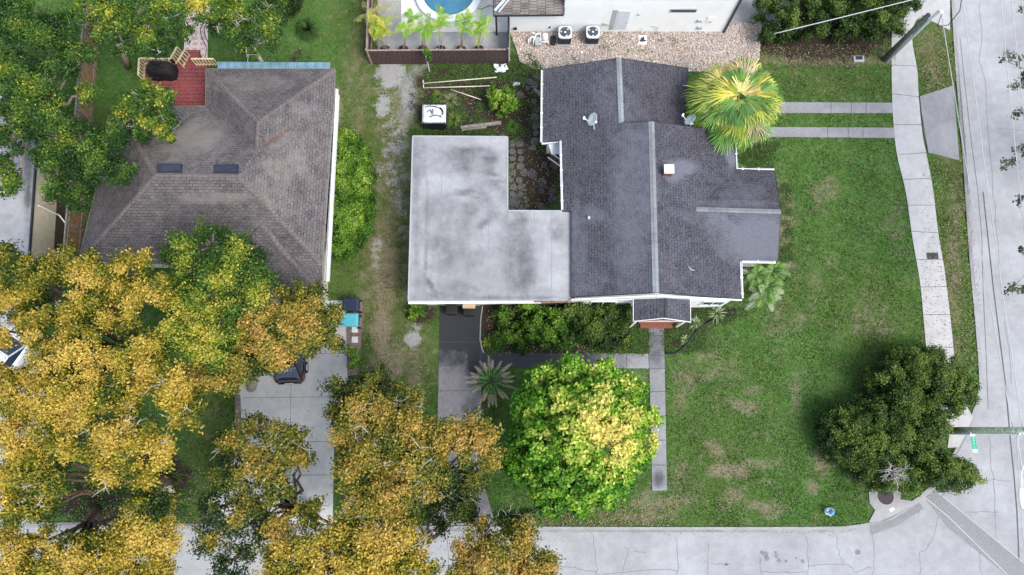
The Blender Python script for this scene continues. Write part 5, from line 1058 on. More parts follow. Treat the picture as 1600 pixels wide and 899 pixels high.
mb = MB(); mb.tube([tuple(b+Vector((.24, -.2, 5.7))), tuple(b+Vector((.2, -.7, 5.2))), tuple(b+Vector((.7, -.75, 5.4))), tuple(b+Vector((1.1, -.2, 5.9))), tuple(b+Vector((1.2, .6, 6.1)))], .025, 6); mb.build('cable_loop', 'wire_dark', t)
NEtop = b+Vector((.2, -.2, 5.7))
t, b = pole('weathered greenish utility pole crossing above the road at the street corner', (1474, 672), 9, 9, 0)
mb = MB(); mb.tube([tuple(b+Vector((0, 0, -.1))), tuple(b+Vector((0, 0, 9.6)))], [.17, .13], 14); mb.build('pole_shaft', 'pole_weathered', t, smooth=True)
mb = MB(); mb.tube([tuple(b+Vector((-.03, -.17, 0))), tuple(b+Vector((-.03, -.17, 2.6)))], [.09, .09], 10); mb.build('conduit_guard', 'metal_light', t); mb = MB(); mb.tube([tuple(b+Vector((0, -.19, 2.2))), tuple(b+Vector((0, -.19, 6.3)))], .045, 8); mb.build('conduit', 'white_paint', t)
lz = 6.6; mb = MB(); a0 = b+Vector((0, -.15, lz-.1)); q = Vector(P(1597, 770, lz+.2)); mb.tube([tuple(a0), tuple(a0+Vector((.12, -.8, .12))), tuple(q+Vector((.05, .9, .05))), tuple(q)], [.03, .03, .028, .028], 8); arm = mb.build('lamp_arm', 'white_paint', t, smooth=True)
mb = MB(); n = 16; vs = []; 
for j, (u, r) in enumerate(((-.45, .07), (-.38, .15), (-.1, .19), (.25, .18), (.42, .12), (.48, .03))):
    for k in range(n): a = 2*math.pi*k/n; vs.append((q.x+math.cos(a)*r, q.y-.25-u, q.z+math.sin(a)*r*.5))
mb.add(vs, [(j*n+k, j*n+(k+1) % n, (j+1)*n+(k+1) % n, (j+1)*n+k) for j in range(5) for k in range(n)]+[tuple(range(n)), tuple(5*n+k for k in range(n))]); mb.build('lamp_head', 'white_paint', arm, smooth=True)
for e in ((1600, 735), (1592, 720)): pass
mb = MB(); mb.tube([tuple(b+Vector((0, -.16, 6.2))), P(1590, 690, 6.0), P(1597, 730, 5.6), P(1599, 760, 5.4), P(1601, 800, 5.3)], .022, 6); mb.build('drip_cable', 'wire', t)
# street name sign: green blade with white end blocks on a bracket
S = Vector(P(1521.5, 692, 2.6)); t2 = Vector(P(1519.5, 678, 2.6)); e2 = Vector(P(1524, 707, 2.6)); d = (e2-t2).normalized()
sg = thing('street_sign', (b.x+.2, b.y-.3, 2.6), 'green street name sign with white ends hanging beside the weathered pole', 'street sign')
z = 2.6; L = (e2-t2).length; ang = math.atan2(d.y, d.x); tl = Vector((math.cos(ang+math.pi/2), math.sin(ang+math.pi/2), 0))
mb = MB()
th = math.radians(35)          # blade tilted so that its face can be read from above
fx_ = Vector((tl.x*math.sin(th+.7), tl.y*math.sin(th+.7), math.cos(th+.7)))
def blade(u0, u1, mat, nm, par, lift=0.0, h=.11):
    A = t2+d*L*u0; B = t2+d*L*u1; nrm = d.cross(fx_).normalized(); nrm = nrm if nrm.z > 0 else -nrm; m = MB(); vs = [A-fx_*h, B-fx_*h, B+fx_*h, A+fx_*h]; m.add([v+nrm*lift for v in vs]+[v+nrm*(lift-.006) for v in vs], [(0, 1, 2, 3), (7, 6, 5, 4), (0, 4, 5, 1), (1, 5, 6, 2), (2, 6, 7, 3), (3, 7, 4, 0)]); return m.build(nm, mat, par)
bl_ = blade(.14, .84, 'sign_green', 'sign_blade', sg); blade(0, .14, 'white_paint', 'sign_end', bl_); blade(.84, 1.0, 'white_paint', 'sign_end', bl_)
nrm = d.cross(fx_).normalized(); nrm = nrm if nrm.z > 0 else -nrm; mb = MB()
for u in (.22, .28, .35, .43, .50, .56, .65, .71, .77):      # illegible white lettering, as small strokes
    A = t2+d*L*u+nrm*.004; hh = random.choice((.035, .045)); mb.bar(A-fx_*hh, A+fx_*hh, .014, .003)
    if random.random() < .6: mb.bar(A+fx_*hh*.8, A+d*.045+fx_*hh*.8, .012, .003)
    if random.random() < .5: mb.bar(A-fx_*hh*.2, A+d*.04-fx_*hh*.2, .012, .003)
mb.build('lettering', 'white_paint', bl_)
mb = MB(); mb.bar(Vector((b.x, b.y-.1, z+.05)), t2+Vector((0, 0, .03)), .04); mb.build('bracket', 'metal_grey', sg)
# wires
def wire(a, b_, label, sag=.25, r=.021, mat='wire'):
    A, B = np.array(a), np.array(b_); pts = []
    for i in range(17): u = i/16; p = A+(B-A)*u; p[2] -= sag*4*u*(1-u); pts.append(tuple(p))
    mb = MB(); mb.tube(pts, r, 5); tag(mb.build('overhead_wire', mat, smooth=True), label, 'wire', 'overhead wires along the street')
wire(tuple(NEtop), P(1582, 668, 6.1), 'overhead wire strung from the conduit pole to the weathered corner pole', .1)
wire(P(1497, -60, 6.6), P(1598, 672, 6.8), 'overhead wire just right of the conduit pole, crossing the road surface', .12)
wire(P(1560, -40, 7.4), P(1636, 672, 7.6), 'overhead wire above the middle of the road near the top right corner', .12)
wire(P(1576, -40, 7.4), P(1660, 672, 8), 'overhead wire nearest the right edge leaving the frame at mid height', .12); wire(P(1591, -40, 7.6), P(1700, 672, 8.4), 'short piece of overhead wire in the extreme top right corner', .12)
wire(P(1588, 674, 6.3), P(1612, 1000, 6.6), 'overhead wire running south from the weathered corner pole', .05)
wire(P(1209, 53, 3.6), P(1480, -14, 5.6), 'pale service wire dropping across the tall hedge', .04, .028)
# blue hydrant
t = thing('fire_hydrant', P(1293, 799, 0), 'small blue fire hydrant standing in the lawn near the kerb', 'hydrant'); c = P(1293.5, 799, 0)
mb = MB(); mb.lathe(c, [(.20, 0), (.20, .05), (.14, .07), (.13, .42), (.17, .44), (.17, .48), (.15, .50)], 20); mb.build('barrel', 'hydrant_pale', t)
mb = MB(); mb.lathe((c[0], c[1], .50), [(.15, 0), (.135, .06), (.09, .12), (.04, .14), (.04, .19), (.01, .19)], 20); mb.build('bonnet', 'hydrant_blue', t)
for a, r, l in ((2.6, .085, .27), (-1.9, .065, .23), (.9, .065, .2)): mb = MB(); mb.tube([(c[0], c[1], .38), (c[0]+math.cos(a)*l, c[1]+math.sin(a)*l, .38)], r, 12); mb.build('nozzle', 'hydrant_pale', t)
# ------------------------------------------------------------------ yard objects
def condenser(px, py, lab, base=None):
    c = Vector(P(px, py, 0)); t = thing('air_conditioner', c, lab, 'air conditioner', 'outdoor units below the white building'); w_, h = .78, .82
    mb = MB(); mb.box((c.x, c.y, .05), (w_+.16, w_+.16, .08)); mb.build('base_slab', 'kerb_concrete', t)
    mb = MB(); mb.box((c.x, c.y, .09+h/2), (w_-.05, w_-.05, h))
    for k in range(9): mb.box((c.x, c.y, .16+k*.08), (w_, w_, .025))
    mb.build('cabinet', 'dark_trim', t)
    n = 32; mb = MB(); vs = []
    for k in range(n):
        a = 2*math.pi*k/n; ca, sa = math.cos(a), math.sin(a); s = w_/2+.03; m = (abs(ca)**5+abs(sa)**5)**(-1/5); vs.append((c.x+ca*s*m, c.y+sa*s*m, .09+h)); 
    for k in range(n): a = 2*math.pi*k/n; vs.append((c.x+math.cos(a)*.34, c.y+math.sin(a)*.34, .12+h))
    for k in range(n): x, y, z = vs[k]; vs.append((x, y, z-.09))
    for k in range(n): x, y, z = vs[n+k]; vs.append((x, y, z-.12))
    mb.add(vs, [(k, (k+1) % n, n+(k+1) % n, n+k) for k in range(n)]+[(2*n+k, 2*n+(k+1) % n, (k+1) % n, k) for k in range(n)]+[(n+k, n+(k+1) % n, 3*n+(k+1) % n, 3*n+k) for k in range(n)]); mb.build('top_frame', 'metal_light', t)
    mb = MB(); mb.poly([(c.x+math.cos(2*math.pi*k/n)*.345, c.y+math.sin(2*math.pi*k/n)*.345, h+.04) for k in range(n)]); mb.build('fan_well', 'glass_dark', t)
    mb = MB(); mb.lathe((c.x, c.y, h+.05), [(.07, 0), (.07, .05), (.01, .06)], 12); f = mb.build('fan', 'metal_light', t); a0 = random.random()*2
    for j in range(3):
        a = a0+j*2.094; m2 = MB(); m2.poly([(c.x+math.cos(a-.25)*.06, c.y+math.sin(a-.25)*.06, h+.07), (c.x+math.cos(a-.5)*.30, c.y+math.sin(a-.5)*.30, h+.08), (c.x+math.cos(a)*.32, c.y+math.sin(a)*.32, h+.09), (c.x+math.cos(a+.5)*.30, c.y+math.sin(a+.5)*.30, h+.10), (c.x+math.cos(a+.3)*.06, c.y+math.sin(a+.3)*.06, h+.08)]); m2.build('fan_blade', 'metal_light', f)
    mb = MB()
    for r in (.10, .16, .22, .28): mb.tube([(c.x+math.cos(2*math.pi*k/20)*r, c.y+math.sin(2*math.pi*k/20)*r, h+.125) for k in range(21)], .004, 4, cap=False)
    mb.build('grille', 'metal_grey', t)
condenser(881.5, 62.5, 'left air conditioner with round fan grille, next to the white pool pump'); condenser(924, 62, 'right air conditioner with round fan grille, standing alone by the white wall')
t = thing('pool_pump', P(847, 66, 0), 'white pool pump and filter with a tangle of pipes by the white wall', 'pool pump')
mb = MB(); mb.lathe(P(851, 64, 0), [(.16, 0), (.2, .1), (.2, .5), (.15, .62), (.17, .64), (.14, .70), (.05, .74), (.01, .74)], 18); mb.build('filter_tank', 'white_paint', t)
mb = MB(); mb.box(P(840, 66, .2), (.35, .55, .35)); mb.build('pump_body', 'metal_grey', t, bevel=.03)
mb = MB()
for pts in ([(829, 68, .1), (829, 60, .5), (832, 57, .5), (836, 62, .3)], [(833, 72, .05), (834, 62, .4), (838, 54, .6), (845, 52, .6)], [(845, 70, .1), (845, 54, .5)], [(845, 66, .45), (857, 65, .45), (857, 71, .1)], [(836, 53, .5), (829, 50, .4)], [(826, 70, .05), (826, 62, .35), (829, 58, .35)]): mb.tube([P(*q) for q in pts], .045, 8)
mb.build('pipes', 'white_paint', t, smooth=True)
mb = MB(); mb.box(P(864, 64, .12), (.32, .6, .2)); mb.build('black_tank', 'black', t, bevel=.03)  # low black block to the right of the filter
t = thing('backflow_valve', P(1004, 62, 0), 'dark metal valve on a white square pad in the gravel', 'valve'); mb = MB(); c = P(1004, 63, .05); mb.box(c, (.52, .62, .08), -.08); mb.build('pad', 'white_paint', t)
mb = MB(); c = P(1005, 62, .2); mb.tube([(c[0]-.2, c[1]-.08, c[2]), (c[0]+.18, c[1]-.06, c[2])], .05, 8); mb.tube([(c[0], c[1]-.15, c[2]), (c[0]+.02, c[1]+.15, c[2]+.1)], .045, 8); mb.lathe((c[0]-.03, c[1]+.03, c[2]), [(.1, 0), (.1, .06), (.02, .1)], 12); mb.build('valve_body', 'iron', t, smooth=False)
t = thing('vent_pipe', P(906, 100, 0), 'white plastic standpipe sticking out of the gravel behind the slate roof', 'pipe'); mb = MB(); q = P(906, 98, 0); mb.tube([(q[0], q[1], 0), (q[0], q[1], 1.25)], .05, 10); mb.build('pipe', 'white_paint', t); mb = MB(); mb.lathe((q[0], q[1], 1.2), [(.07, 0), (.075, .1), (.03, .12)], 10); mb.build('cap', 'white_paint', t)
# satellite dishes on the roof
def dish(label, px, py, z, ang, rr=.36):
    c = Vector(P(px, py, z)); t = thing('satellite_dish', P(px, py+3, z-.45), label, 'satellite dish', 'satellite dishes on the slate roof')
    ax = Vector((math.cos(ang)*.80, math.sin(ang)*.80, .60)).normalized(); u = ax.cross(Vector((0, 0, 1))).normalized(); v = u.cross(ax); mb = MB(); n = 24; vs = []
    for j in range(5):
        r = rr*j/4
        for k in range(n): a = 2*math.pi*k/n; vs.append(c+u*math.cos(a)*r+v*math.sin(a)*r*1.05+ax*(r*r*.5-.05))
    mb.add(vs, [(j*n+k, j*n+(k+1) % n, (j+1)*n+(k+1) % n, (j+1)*n+k) for j in range(4) for k in range(n)]); rf = mb.build('reflector', 'dish_grey', t, smooth=True)
    s_ = rf.modifiers.new('solid', 'SOLIDIFY'); s_.thickness = .012
    f = c+ax*.42-v*.22; mb = MB(); mb.bar(c-v*rr*.95, f, .035); ar = mb.build('feed_arm', 'white_paint', t); mb = MB(); mb.bar(f-u*.08, f+u*.08, .11); mb.build('feed_horn', 'white_paint', ar, bevel=.01)
    mb = MB(); back = c-ax*.10; mb.tube([tuple(back), (back.x-ax.x*.1, back.y-ax.y*.1, z-.5)], .028, 8); mb.bar((back.x+.0, back.y-.02, z-.15), (back.x+.08, back.y-.42, z-.52), .022); mb.build('mast', 'white_paint', t); mb = MB(); mb.box((back.x-ax.x*.14, back.y-ax.y*.14, z-.34), (.22, .13, .04)); mb.build('foot_plate', 'white_paint', t)
dish('grey satellite dish on a bracket on the west slope of the slate roof', 925.5, 186.5, 3.95, math.radians(176), .37)
dish('satellite dish half hidden by the golden fan palm', 1078, 187, 3.75, math.radians(150), .36)
mb = MB(); mb.tube([P(1076, 417, 3.95), P(1079, 421, 3.9), P(1085, 423, 3.86)], [.02, .03, .012], 6); tag(mb.build('fallen_twig', 'bark_pale'), 'pale fallen twig lying on the lower east slope of the slate roof', 'twig')
# back garden: wrapped crate, poles, timber edging, rags
t = thing('wrapped_crate', P(680, 190, 0), 'dark slatted crate topped with crumpled white plastic sheeting', 'crate'); c = P(681, 190, 0); mb = MB()
for k in range(7): mb.box((c[0], c[1]+.0, .09+k*.155), (1.35, 1.15, .125))
mb.box((c[0], c[1], .55), (1.25, 1.05, 1.05)); mb.build('slatted_body', 'black', t)
vs = []; fs = []; n = 15
for j in range(n):
    for i in range(n):
        x = (i/(n-1)-.5)*1.50; y = (j/(n-1)-.5)*1.25; e = max(abs(x)/.75, abs(y)/.625); vs.append((c[0]+x*(1-.04*e), c[1]+y*(1-.04*e)+.02, 1.17+random.uniform(-.035, .05)-(.16 if e > .93 else 0)))
fs = [(j*n+i, j*n+i+1, (j+1)*n+i+1, (j+1)*n+i) for j in range(n-1) for i in range(n-1)]; mb = MB(); mb.add(vs, fs); ps = mb.build('plastic_sheeting', 'plastic_sheet', t, smooth=True)
mb = MB()
for pts in ([(664, 168), (672, 166), (684, 168), (690, 172), (692, 178)], [(667, 176), (672, 172), (676, 180)], [(688, 168), (693, 176), (688, 182)], [(671, 183), (682, 180), (690, 184)], [(676, 170), (677, 178)]): mb.tube([P(x, y, 1.24+random.uniform(-.01, .03)) for x, y in smoothline(pts)], [random.uniform(.012, .035) for _ in smoothline(pts)], 5)
mb.build('black_fold', 'black', ps)
for (a, b_, lab) in (((661, 130.5), (776, 121), 'upper and longest of the three white poles lying in the bare garden'), ((661.5, 137.5), (766, 134.5), 'middle of the three white poles, lying almost level in the bare garden'), ((704, 140), (752, 156), 'short slanting white pole lying next to the round bright bush')):
    A, B = P(*a, .12), P(*b_, .15); mb = MB(); mb.tube([A, B], .035, 8); o = mb.build('white_pole', 'wall_cream', smooth=True); tag(o, lab, 'pole', 'white poles lying in the back garden')
    if a[0] < 700: m2 = MB(); m2.tube([A, (A[0], A[1]+.22, A[2])], .035, 8); m2.build('elbow', 'wall_cream', o)
mb = MB(); mb.bar(P(720, 200, .08), P(783, 192, .10), .2, .16); mb.bar(P(722, 204, .06), P(760, 199, .06), .12, .10); tag(mb.build('timber_edging', 'grey_wood'), 'weathered grey timber edging along the soil behind the flat roof', 'timber')
def rag(px, py, r, lab):
    c = P(px, py, .08); vs = []; n = 7
    for j in range(n):
        for i in range(n): vs.append((c[0]+(i/(n-1)-.5)*r*2+random.uniform(-.05, .05), c[1]+(j/(n-1)-.5)*r*1.2+random.uniform(-.05, .05), .08+random.uniform(0, .12)))
    mb = MB(); mb.add(vs, [(j*n+i, j*n+i+1, (j+1)*n+i+1, (j+1)*n+i) for j in range(n-1) for i in range(n-1) if random.random() < .85]); tag(mb.build('white_debris', 'plastic_sheet'), lab, 'debris')
rag(783, 107, .42, 'scrap of crumpled pale plastic on the weeds below the brown fence'); rag(807, 132, .2, 'small white scrap of plastic beside the stone path')
mb = MB(); q = P(840, 144, .12); mb.tube([P(835, 140, .1), P(845, 149, .12)], [.11, .10], 8); tag(mb.build('log_piece', 'grey_wood'), 'short grey log lying by the west gutter of the slate roof', 'log')
# flagstones of the courtyard and the path beside it
mb = MB(); cells = []
def stones(x0, x1, y0, y1, step, keep=.9, skew=0):
    y = y0
    while y < y1:
        x = x0+random.uniform(0, step*.4)
        while x < x1:
            if random.random() < keep:
                r = step*random.uniform(.34, .60); n = random.randint(5, 7); a0 = random.random()*6.28; pts = [P(x+math.cos(a0+2*math.pi*k/n)*r*random.uniform(.82, 1.12), y+math.sin(a0+2*math.pi*k/n)*r*random.uniform(.75, 1.05), .0) for k in range(n)]; zz = random.uniform(.03, .07)
                mb.prism([q[:2] for q in pts], -.02, zz)
            x += step*random.uniform(.85, 1.25)
        y += step*random.uniform(.75, 1.0)
stones(798, 822, 225, 330, 13, .8); stones(828, 872, 232, 330, 15, .55); stones(833, 850, 120, 232, 14, .8); stones(812, 830, 128, 150, 13, .6); stones(800, 826, 308, 332, 8, .9)
tag(mb.build('stone_paving', 'flagstone', stain=[(850, 290, 30, 50, .5), (815, 240, 12, 40, .2)]), kind='structure')
# bed edging
mb = MB(); mb.tube([P(x, y, .05) for x, y in smoothline([(1040, 551), (1052, 553), (1064, 547), (1075, 536), (1083, 524), (1095, 512), (1108, 504), (1128, 492), (1150, 484)])], .07, 8); tag(mb.build('bed_edging', 'black', smooth=True), 'dark curved edging between the planting bed and the lawn', 'garden edging')
mb = MB(); mb.tube([P(x, y, .05) for x, y in [(754, 478), (751, 500), (750, 530), (753, 545), (756, 552)]], .035, 6); tag(mb.build('bed_edging', 'kerb_concrete'), 'pale thin edging between the mulch and the driveway', 'garden edging')
# wheelie bins
def bin_(px, py, mat, lab, rz=0, size=(.66, .82, 1.02), name='wheelie_bin'):
    c = Vector(P(px, py, .035)); t = thing(name, c, lab, 'bin'); w_, d_, h = size; R = lambda x, y: (c.x+x*math.cos(rz)-y*math.sin(rz), c.y+x*math.sin(rz)+y*math.cos(rz)); mb = MB()
    vs = []
    for z, k in ((.08, .78), (h*.93, 1.0)):
        for x, y in ((-1, -1), (1, -1), (1, 1), (-1, 1)): vs.append((*R(x*w_/2*k, y*d_/2*k), c.z+z))
    mb.add(vs, [(3, 2, 1, 0), (4, 5, 6, 7), (0, 1, 5, 4), (1, 2, 6, 5), (2, 3, 7, 6), (3, 0, 4, 7)]); mb.build('body', mat, t, bevel=.03)
    vs = []
    for z, k, yo in ((h*.94, 1.05, 0), (h*1.0, 1.03, 0), (h*1.05, .80, 0)):
        for x, y in ((-1, -1), (1, -1), (1, 1), (-1, 1)): vs.append((*R(x*w_/2*k, y*d_/2*k+.02), c.z+z))
    mb = MB(); mb.add(vs, [(8, 9, 10, 11)]+[(j*4+i, j*4+(i+1) % 4, j*4+4+(i+1) % 4, j*4+4+i) for j in (0, 1) for i in range(4)]+[(3, 2, 1, 0)]); lid = mb.build('lid', mat, t, bevel=.02)
    mb = MB(); a, b_ = R(-w_*.4, d_/2+.09), R(w_*.4, d_/2+.09); mb.tube([(*a, c.z+h*.95), (*b_, c.z+h*.95)], .02, 8); mb.build('handle', 'dark_trim', t)
    for s in (-1, 1):
        a, b_ = R(s*w_*.42, d_/2*.9), R(s*w_*.52, d_/2*.9); mb = MB(); mb.tube([(*a, c.z+.12), (*b_, c.z+.12)], .12, 14); mb.build('wheel', 'tyre', t)
    return t, lid, c
bin_(553, 480, 'navy_plastic', 'dark navy wheeled bin behind the turquoise one at the driveway edge', -1.57, (.74, .92, 1.0))
t, lid, c = bin_(551, 504, 'teal_plastic', 'turquoise wheeled recycling bin with a white sticker on the lid', -1.57, (.74, .98, 1.0)); mb = MB(); q = P(543, 502, 1.10); mb.box((q[0], q[1], 1.065), (.13, .27, .012)); mb.build('sticker', 'white_paint', lid)
bin_(707, 488, 'black', 'black wheeled bin under the gutter on the left of the stained driveway', 0, (.68, .55, .9)); bin_(734, 490, 'black', 'black wheeled bin with a cardboard box on it under the gutter', 0, (.66, .55, .9))
mb = MB(); q = P(733, 477, 1.05); mb.box((q[0], q[1]-.03, 1.14), (.72, .34, .3)); tag(mb.build('cardboard_box', 'cardboard', bevel=.01), 'tan cardboard box lying on top of the right black bin', 'box')
for y, lab in ((515, 'white square stepping stone just below the turquoise bin'), (531, 'white square stepping stone beside the small yellow shrub')):
    q = P(554.5, y, .05); mb = MB(); mb.box((q[0], q[1], .06), (.36, .36, .06)); tag(mb.build('stepping_stone', 'deck_white', bevel=.01), lab, 'stepping stone')
shrub('small yellow green shrub on the brick border below the stepping stones', [(552, 552, 11, .8, .75), (556, 568, 12, .9, .7)], HDG, leaf=.13, cr=.2)
# white ball-like lamp under the trees and the pale boulder
t = thing('garden_boulder', P(258, 768, 0), 'pale beige boulder under the golden trees near the side street', 'boulder'); mb = MB(); c = P(258, 770, 0); mb.lathe(c, [(.55, 0), (.6, .2), (.5, .45), (.25, .6), (.02, .62)], 14); mb.build('stone', 'wall_cream', t, smooth=True)
# vehicles
def car(label, px, py, head, mat, L=4.6, W=1.82, H=1.45, name='parked_car', suv=False):
    c = Vector(P(px, py, .03)); t = thing(name, c, label, 'car'); ca, sa = math.cos(head), math.sin(head)
    def R(x, y, z): return (c.x+x*ca-y*sa, c.y+x*sa+y*ca, c.z+z)       # x forward, y left
    st = [(-.50, .70, .50, .72), (-.485, .86, .30, .88), (-.44, .93, .24, .96), (-.30, .98, .22, .97), (-.1, 1, .2, .95), (.12, 1, .2, .94), (.25, .98, .2, .93), (.40, .92, .22, .82), (.47, .82, .26, .70), (.50, .66, .36, .60)]
    vs = []; n = 12
    for x, w_, zb, zt in st:
        hw = W/2*w_
        ring = [(-hw*.82, zb), (-hw*.97, zb+.12), (-hw, (zb+zt)/2), (-hw*.97, zt-.12), (-hw*.86, zt-.01), (-hw*.4, zt+.03), (hw*.4, zt+.03), (hw*.86, zt-.01), (hw*.97, zt-.12), (hw, (zb+zt)/2), (hw*.97, zb+.12), (hw*.82, zb)]
        for y, z in ring: vs.append(R(x*L, y, z))
    fs = [(j*n+i, j*n+(i+1) % n, (j+1)*n+(i+1) % n, (j+1)*n+i) for j in range(len(st)-1) for i in range(n)]+[tuple(range(n)), tuple((len(st)-1)*n+i for i in range(n))]
    mb = MB(); mb.add(vs, fs); body = mb.build('body', mat, t, smooth=True)
    cab = [(-.44, .74, .93), (-.30, .64, H-.03), (.02, .66, H), (.10, .64, H-.03), (.27, .72, .93)]; vs = []
    m = MB(); base = [(-.45, .86), (.28, .86)]
    lo = [R(-.455*L, -.80*W/2, .93), R(.27*L, -.82*W/2, .92), R(.27*L, .82*W/2, .92), R(-.455*L, .80*W/2, .93)]; hi = [R(-.31*L, -.64*W/2, H-.04), R(.06*L, -.64*W/2, H-.03), R(.06*L, .64*W/2, H-.03), R(-.31*L, .64*W/2, H-.04)]
    m.add(lo+hi, [(0, 1, 5, 4), (1, 2, 6, 5), (2, 3, 7, 6), (3, 0, 4, 7)]); m.build('windows', 'glass_dark', t)
    m = MB(); hh = [R(-.32*L, -.66*W/2, H-.05), R(.07*L, -.66*W/2, H-.04), R(.07*L, .66*W/2, H-.04), R(-.32*L, .66*W/2, H-.05)]; h2 = [R(-.28*L, -.54*W/2, H), R(.03*L, -.54*W/2, H+.01), R(.03*L, .54*W/2, H+.01), R(-.28*L, .54*W/2, H)]; m.add(hh+h2, [(4, 5, 6, 7), (0, 1, 5, 4), (1, 2, 6, 5), (2, 3, 7, 6), (3, 0, 4, 7)]); m.build('roof', mat, t, smooth=False, bevel=.02)
    m = MB()
    for i in range(4): m.bar(lo[i], hi[i], .07, .05)
    m.build('pillars', mat, t)
    for x in (-.31, .31):
        for s in (-1, 1): m = MB(); m.tube([R(x*L, s*(W/2-.22), .32), R(x*L, s*(W/2-.01), .32)], .33, 22); wh = m.build('wheel', 'tyre', t); m = MB(); m.tube([R(x*L, s*(W/2-.05), .32), R(x*L, s*(W/2+.0), .32)], .2, 16); m.build('rim', 'metal_grey', wh)
    for s in (-1, 1):
        m = MB(); m.add([R(-.478*L, s*W*.36, .66), R(-.478*L, s*W*.455, .66), R(-.40*L, s*W*.475, .84), R(-.40*L, s*W*.475, .92), R(-.455*L, s*W*.40, .93), R(-.494*L, s*W*.34, .84)], [(0, 1, 2, 3, 4, 5)]); m.build('tail_light', 'tail_red', t)
        m = MB(); m.box(R(.475*L, s*W*.33, .62), (.3, .3, .12), head); m.build('headlight', 'metal_light', t, bevel=.03)
        m = MB(); m.box(R(.2*L, s*(W/2+.05), .98), (.12, .2, .12), head); m.build('mirror', mat, t, bevel=.03)
    m = MB(); m.bar(R(-.503*L, -W*.36, .52), R(-.503*L, W*.36, .52), .07, .16); m.build('rear_bumper', mat, t, bevel=.02); m = MB(); m.box(R(-.507*L, 0, .72), (.02, .5, .15), head); m.build('number_plate', 'white_paint', t)
    return t
car('black car parked nose-in on the neighbour driveway, its tail showing under the tree', 458, 538, math.radians(93), 'car_black')
car('white car glimpsed through the golden leaves at the left edge', 22, 560, math.radians(60), 'car_white', W=1.85)

# ------------------------------------------------------------------ stuff: grass blades, pebbles, fallen leaves, weeds
def notpaved(x, y):
    px, py = toPX(x, y, 0); ok = ~inpoly(x, y, road_xy)
    for pl in PAVED: ok &= ~inpoly(px, py, pl)
    return ok
def grass():
    n = 380000; px = RNG.uniform(-30, 1630, n); py = RNG.uniform(-30, 860, n); dx = (px-800)/FPX; dy = (449.5-py)/FPX; t = CAM_H/(CT-dy*ST); x = t*dx; y = t*(dy*CT+ST)
    ok = notpaved(x, y); m, tn = masks(x, y); ok &= (RNG.random(n) > np.clip(m[:, 2]*1.3+m[:, 1]*.8+m[:, 0]*.35, 0, .93)); x, y, m, tn = x[ok], y[ok], m[ok], tn[ok]; n = len(x)
    V = []; MK = []; TN = []
    for k in range(2):
        a = RNG.uniform(0, 6.28, n); h = RNG.uniform(.035, .095, n); w_ = RNG.uniform(.014, .030, n); le = RNG.uniform(.02, .07, n); b = RNG.uniform(0, 6.28, n); ox = RNG.normal(0, .02, n); oy = RNG.normal(0, .02, n)
        p = np.stack([x+ox, y+oy, np.full(n, -.02)], 1); s = np.stack([np.cos(a)*w_, np.sin(a)*w_, 0*a], 1); tip = p+np.stack([np.cos(b)*le, np.sin(b)*le, h], 1)
        V.append(np.stack([p-s, p+s, tip], 1)); MK.append(m); TN.append(tn)
    V = np.concatenate(V); o = soup('grass', V, np.zeros((len(V), 3)), 'lawn', nv=3)
    for nm, arr in (('mask', np.concatenate(MK)), ('tone', np.concatenate(TN))):
        a4 = np.repeat(arr[:, None, :], 3, 1).astype(np.float32); a4[:, :, 2 if nm == 'mask' else 1] *= .35; at = o.data.attributes.new(nm, 'FLOAT_COLOR', 'POINT'); at.data.foreach_set('color', a4.ravel())
    at = o.data.attributes.new('gv', 'FLOAT', 'POINT'); at.data.foreach_set('value', np.repeat(RNG.uniform(-.45, .42, len(V)), 3).astype(np.float32))
    o['kind'] = 'stuff'
grass()
def litter(name, n, region, size, cols, z=.04, mask=None, sd=None):
    px = RNG.uniform(region[0], region[2], n); py = RNG.uniform(region[1], region[3], n); dx = (px-800)/FPX; dy = (449.5-py)/FPX; t = CAM_H/(CT-dy*ST); x = t*dx; y = t*(dy*CT+ST)
    ok = np.ones(n, bool) if mask is None else mask(px, py, x, y); x, y = x[ok], y[ok]; n = len(x)
    if callable(z): zz = z(x, y)
    else: zz = np.full(n, z)
    C = np.stack([x, y, zz+RNG.uniform(0, .03, n)], 1); N = unit(np.stack([RNG.normal(0, .35, n), RNG.normal(0, .35, n), np.ones(n)], 1)); L = size*RNG.uniform(.5, 1.3, n); K = np.array(cols)[RNG.integers(0, len(cols), n)]*RNG.uniform(.7, 1.2, (n, 1)); return C, N, L, K
BR = [(.32, .23, .13), (.42, .33, .20), (.24, .15, .09), (.45, .40, .16), (.38, .36, .28)]
parts_ = []
for n, reg in ((420, (1440, 50, 1500, 140)), (1300, (1440, 240, 1530, 600)), (160, (1215, 110, 1395, 160)), (900, (1180, 70, 1400, 105)), (260, (1040, 590, 1360, 820)), (150, (1230, 220, 1420, 560)), (700, (540, 400, 680, 660)), (900, (840, 780, 1060, 822)), (1200, (760, 470, 990, 556)), (900, (660, 100, 870, 215)), (600, (795, 215, 875, 330)), (800, (100, 730, 330, 818)), (260, (300, 600, 560, 818)), (200, (1215, 290, 1235, 410)), (300, (1370, 640, 1460, 780)), (160, (230, 20, 560, 110))):
    C, N, L, K = litter('', n, reg, .075, BR, mask=lambda a, b, x, y: ~inpoly(x, y, road_xy)); parts_.append((leaves(C, N, L, L*.6), K))
C, N, L, K = litter('', 260, (0, 828, 900, 899), .08, BR, z=ZR+.01); parts_.append((leaves(C, N, L, L*.6), K))
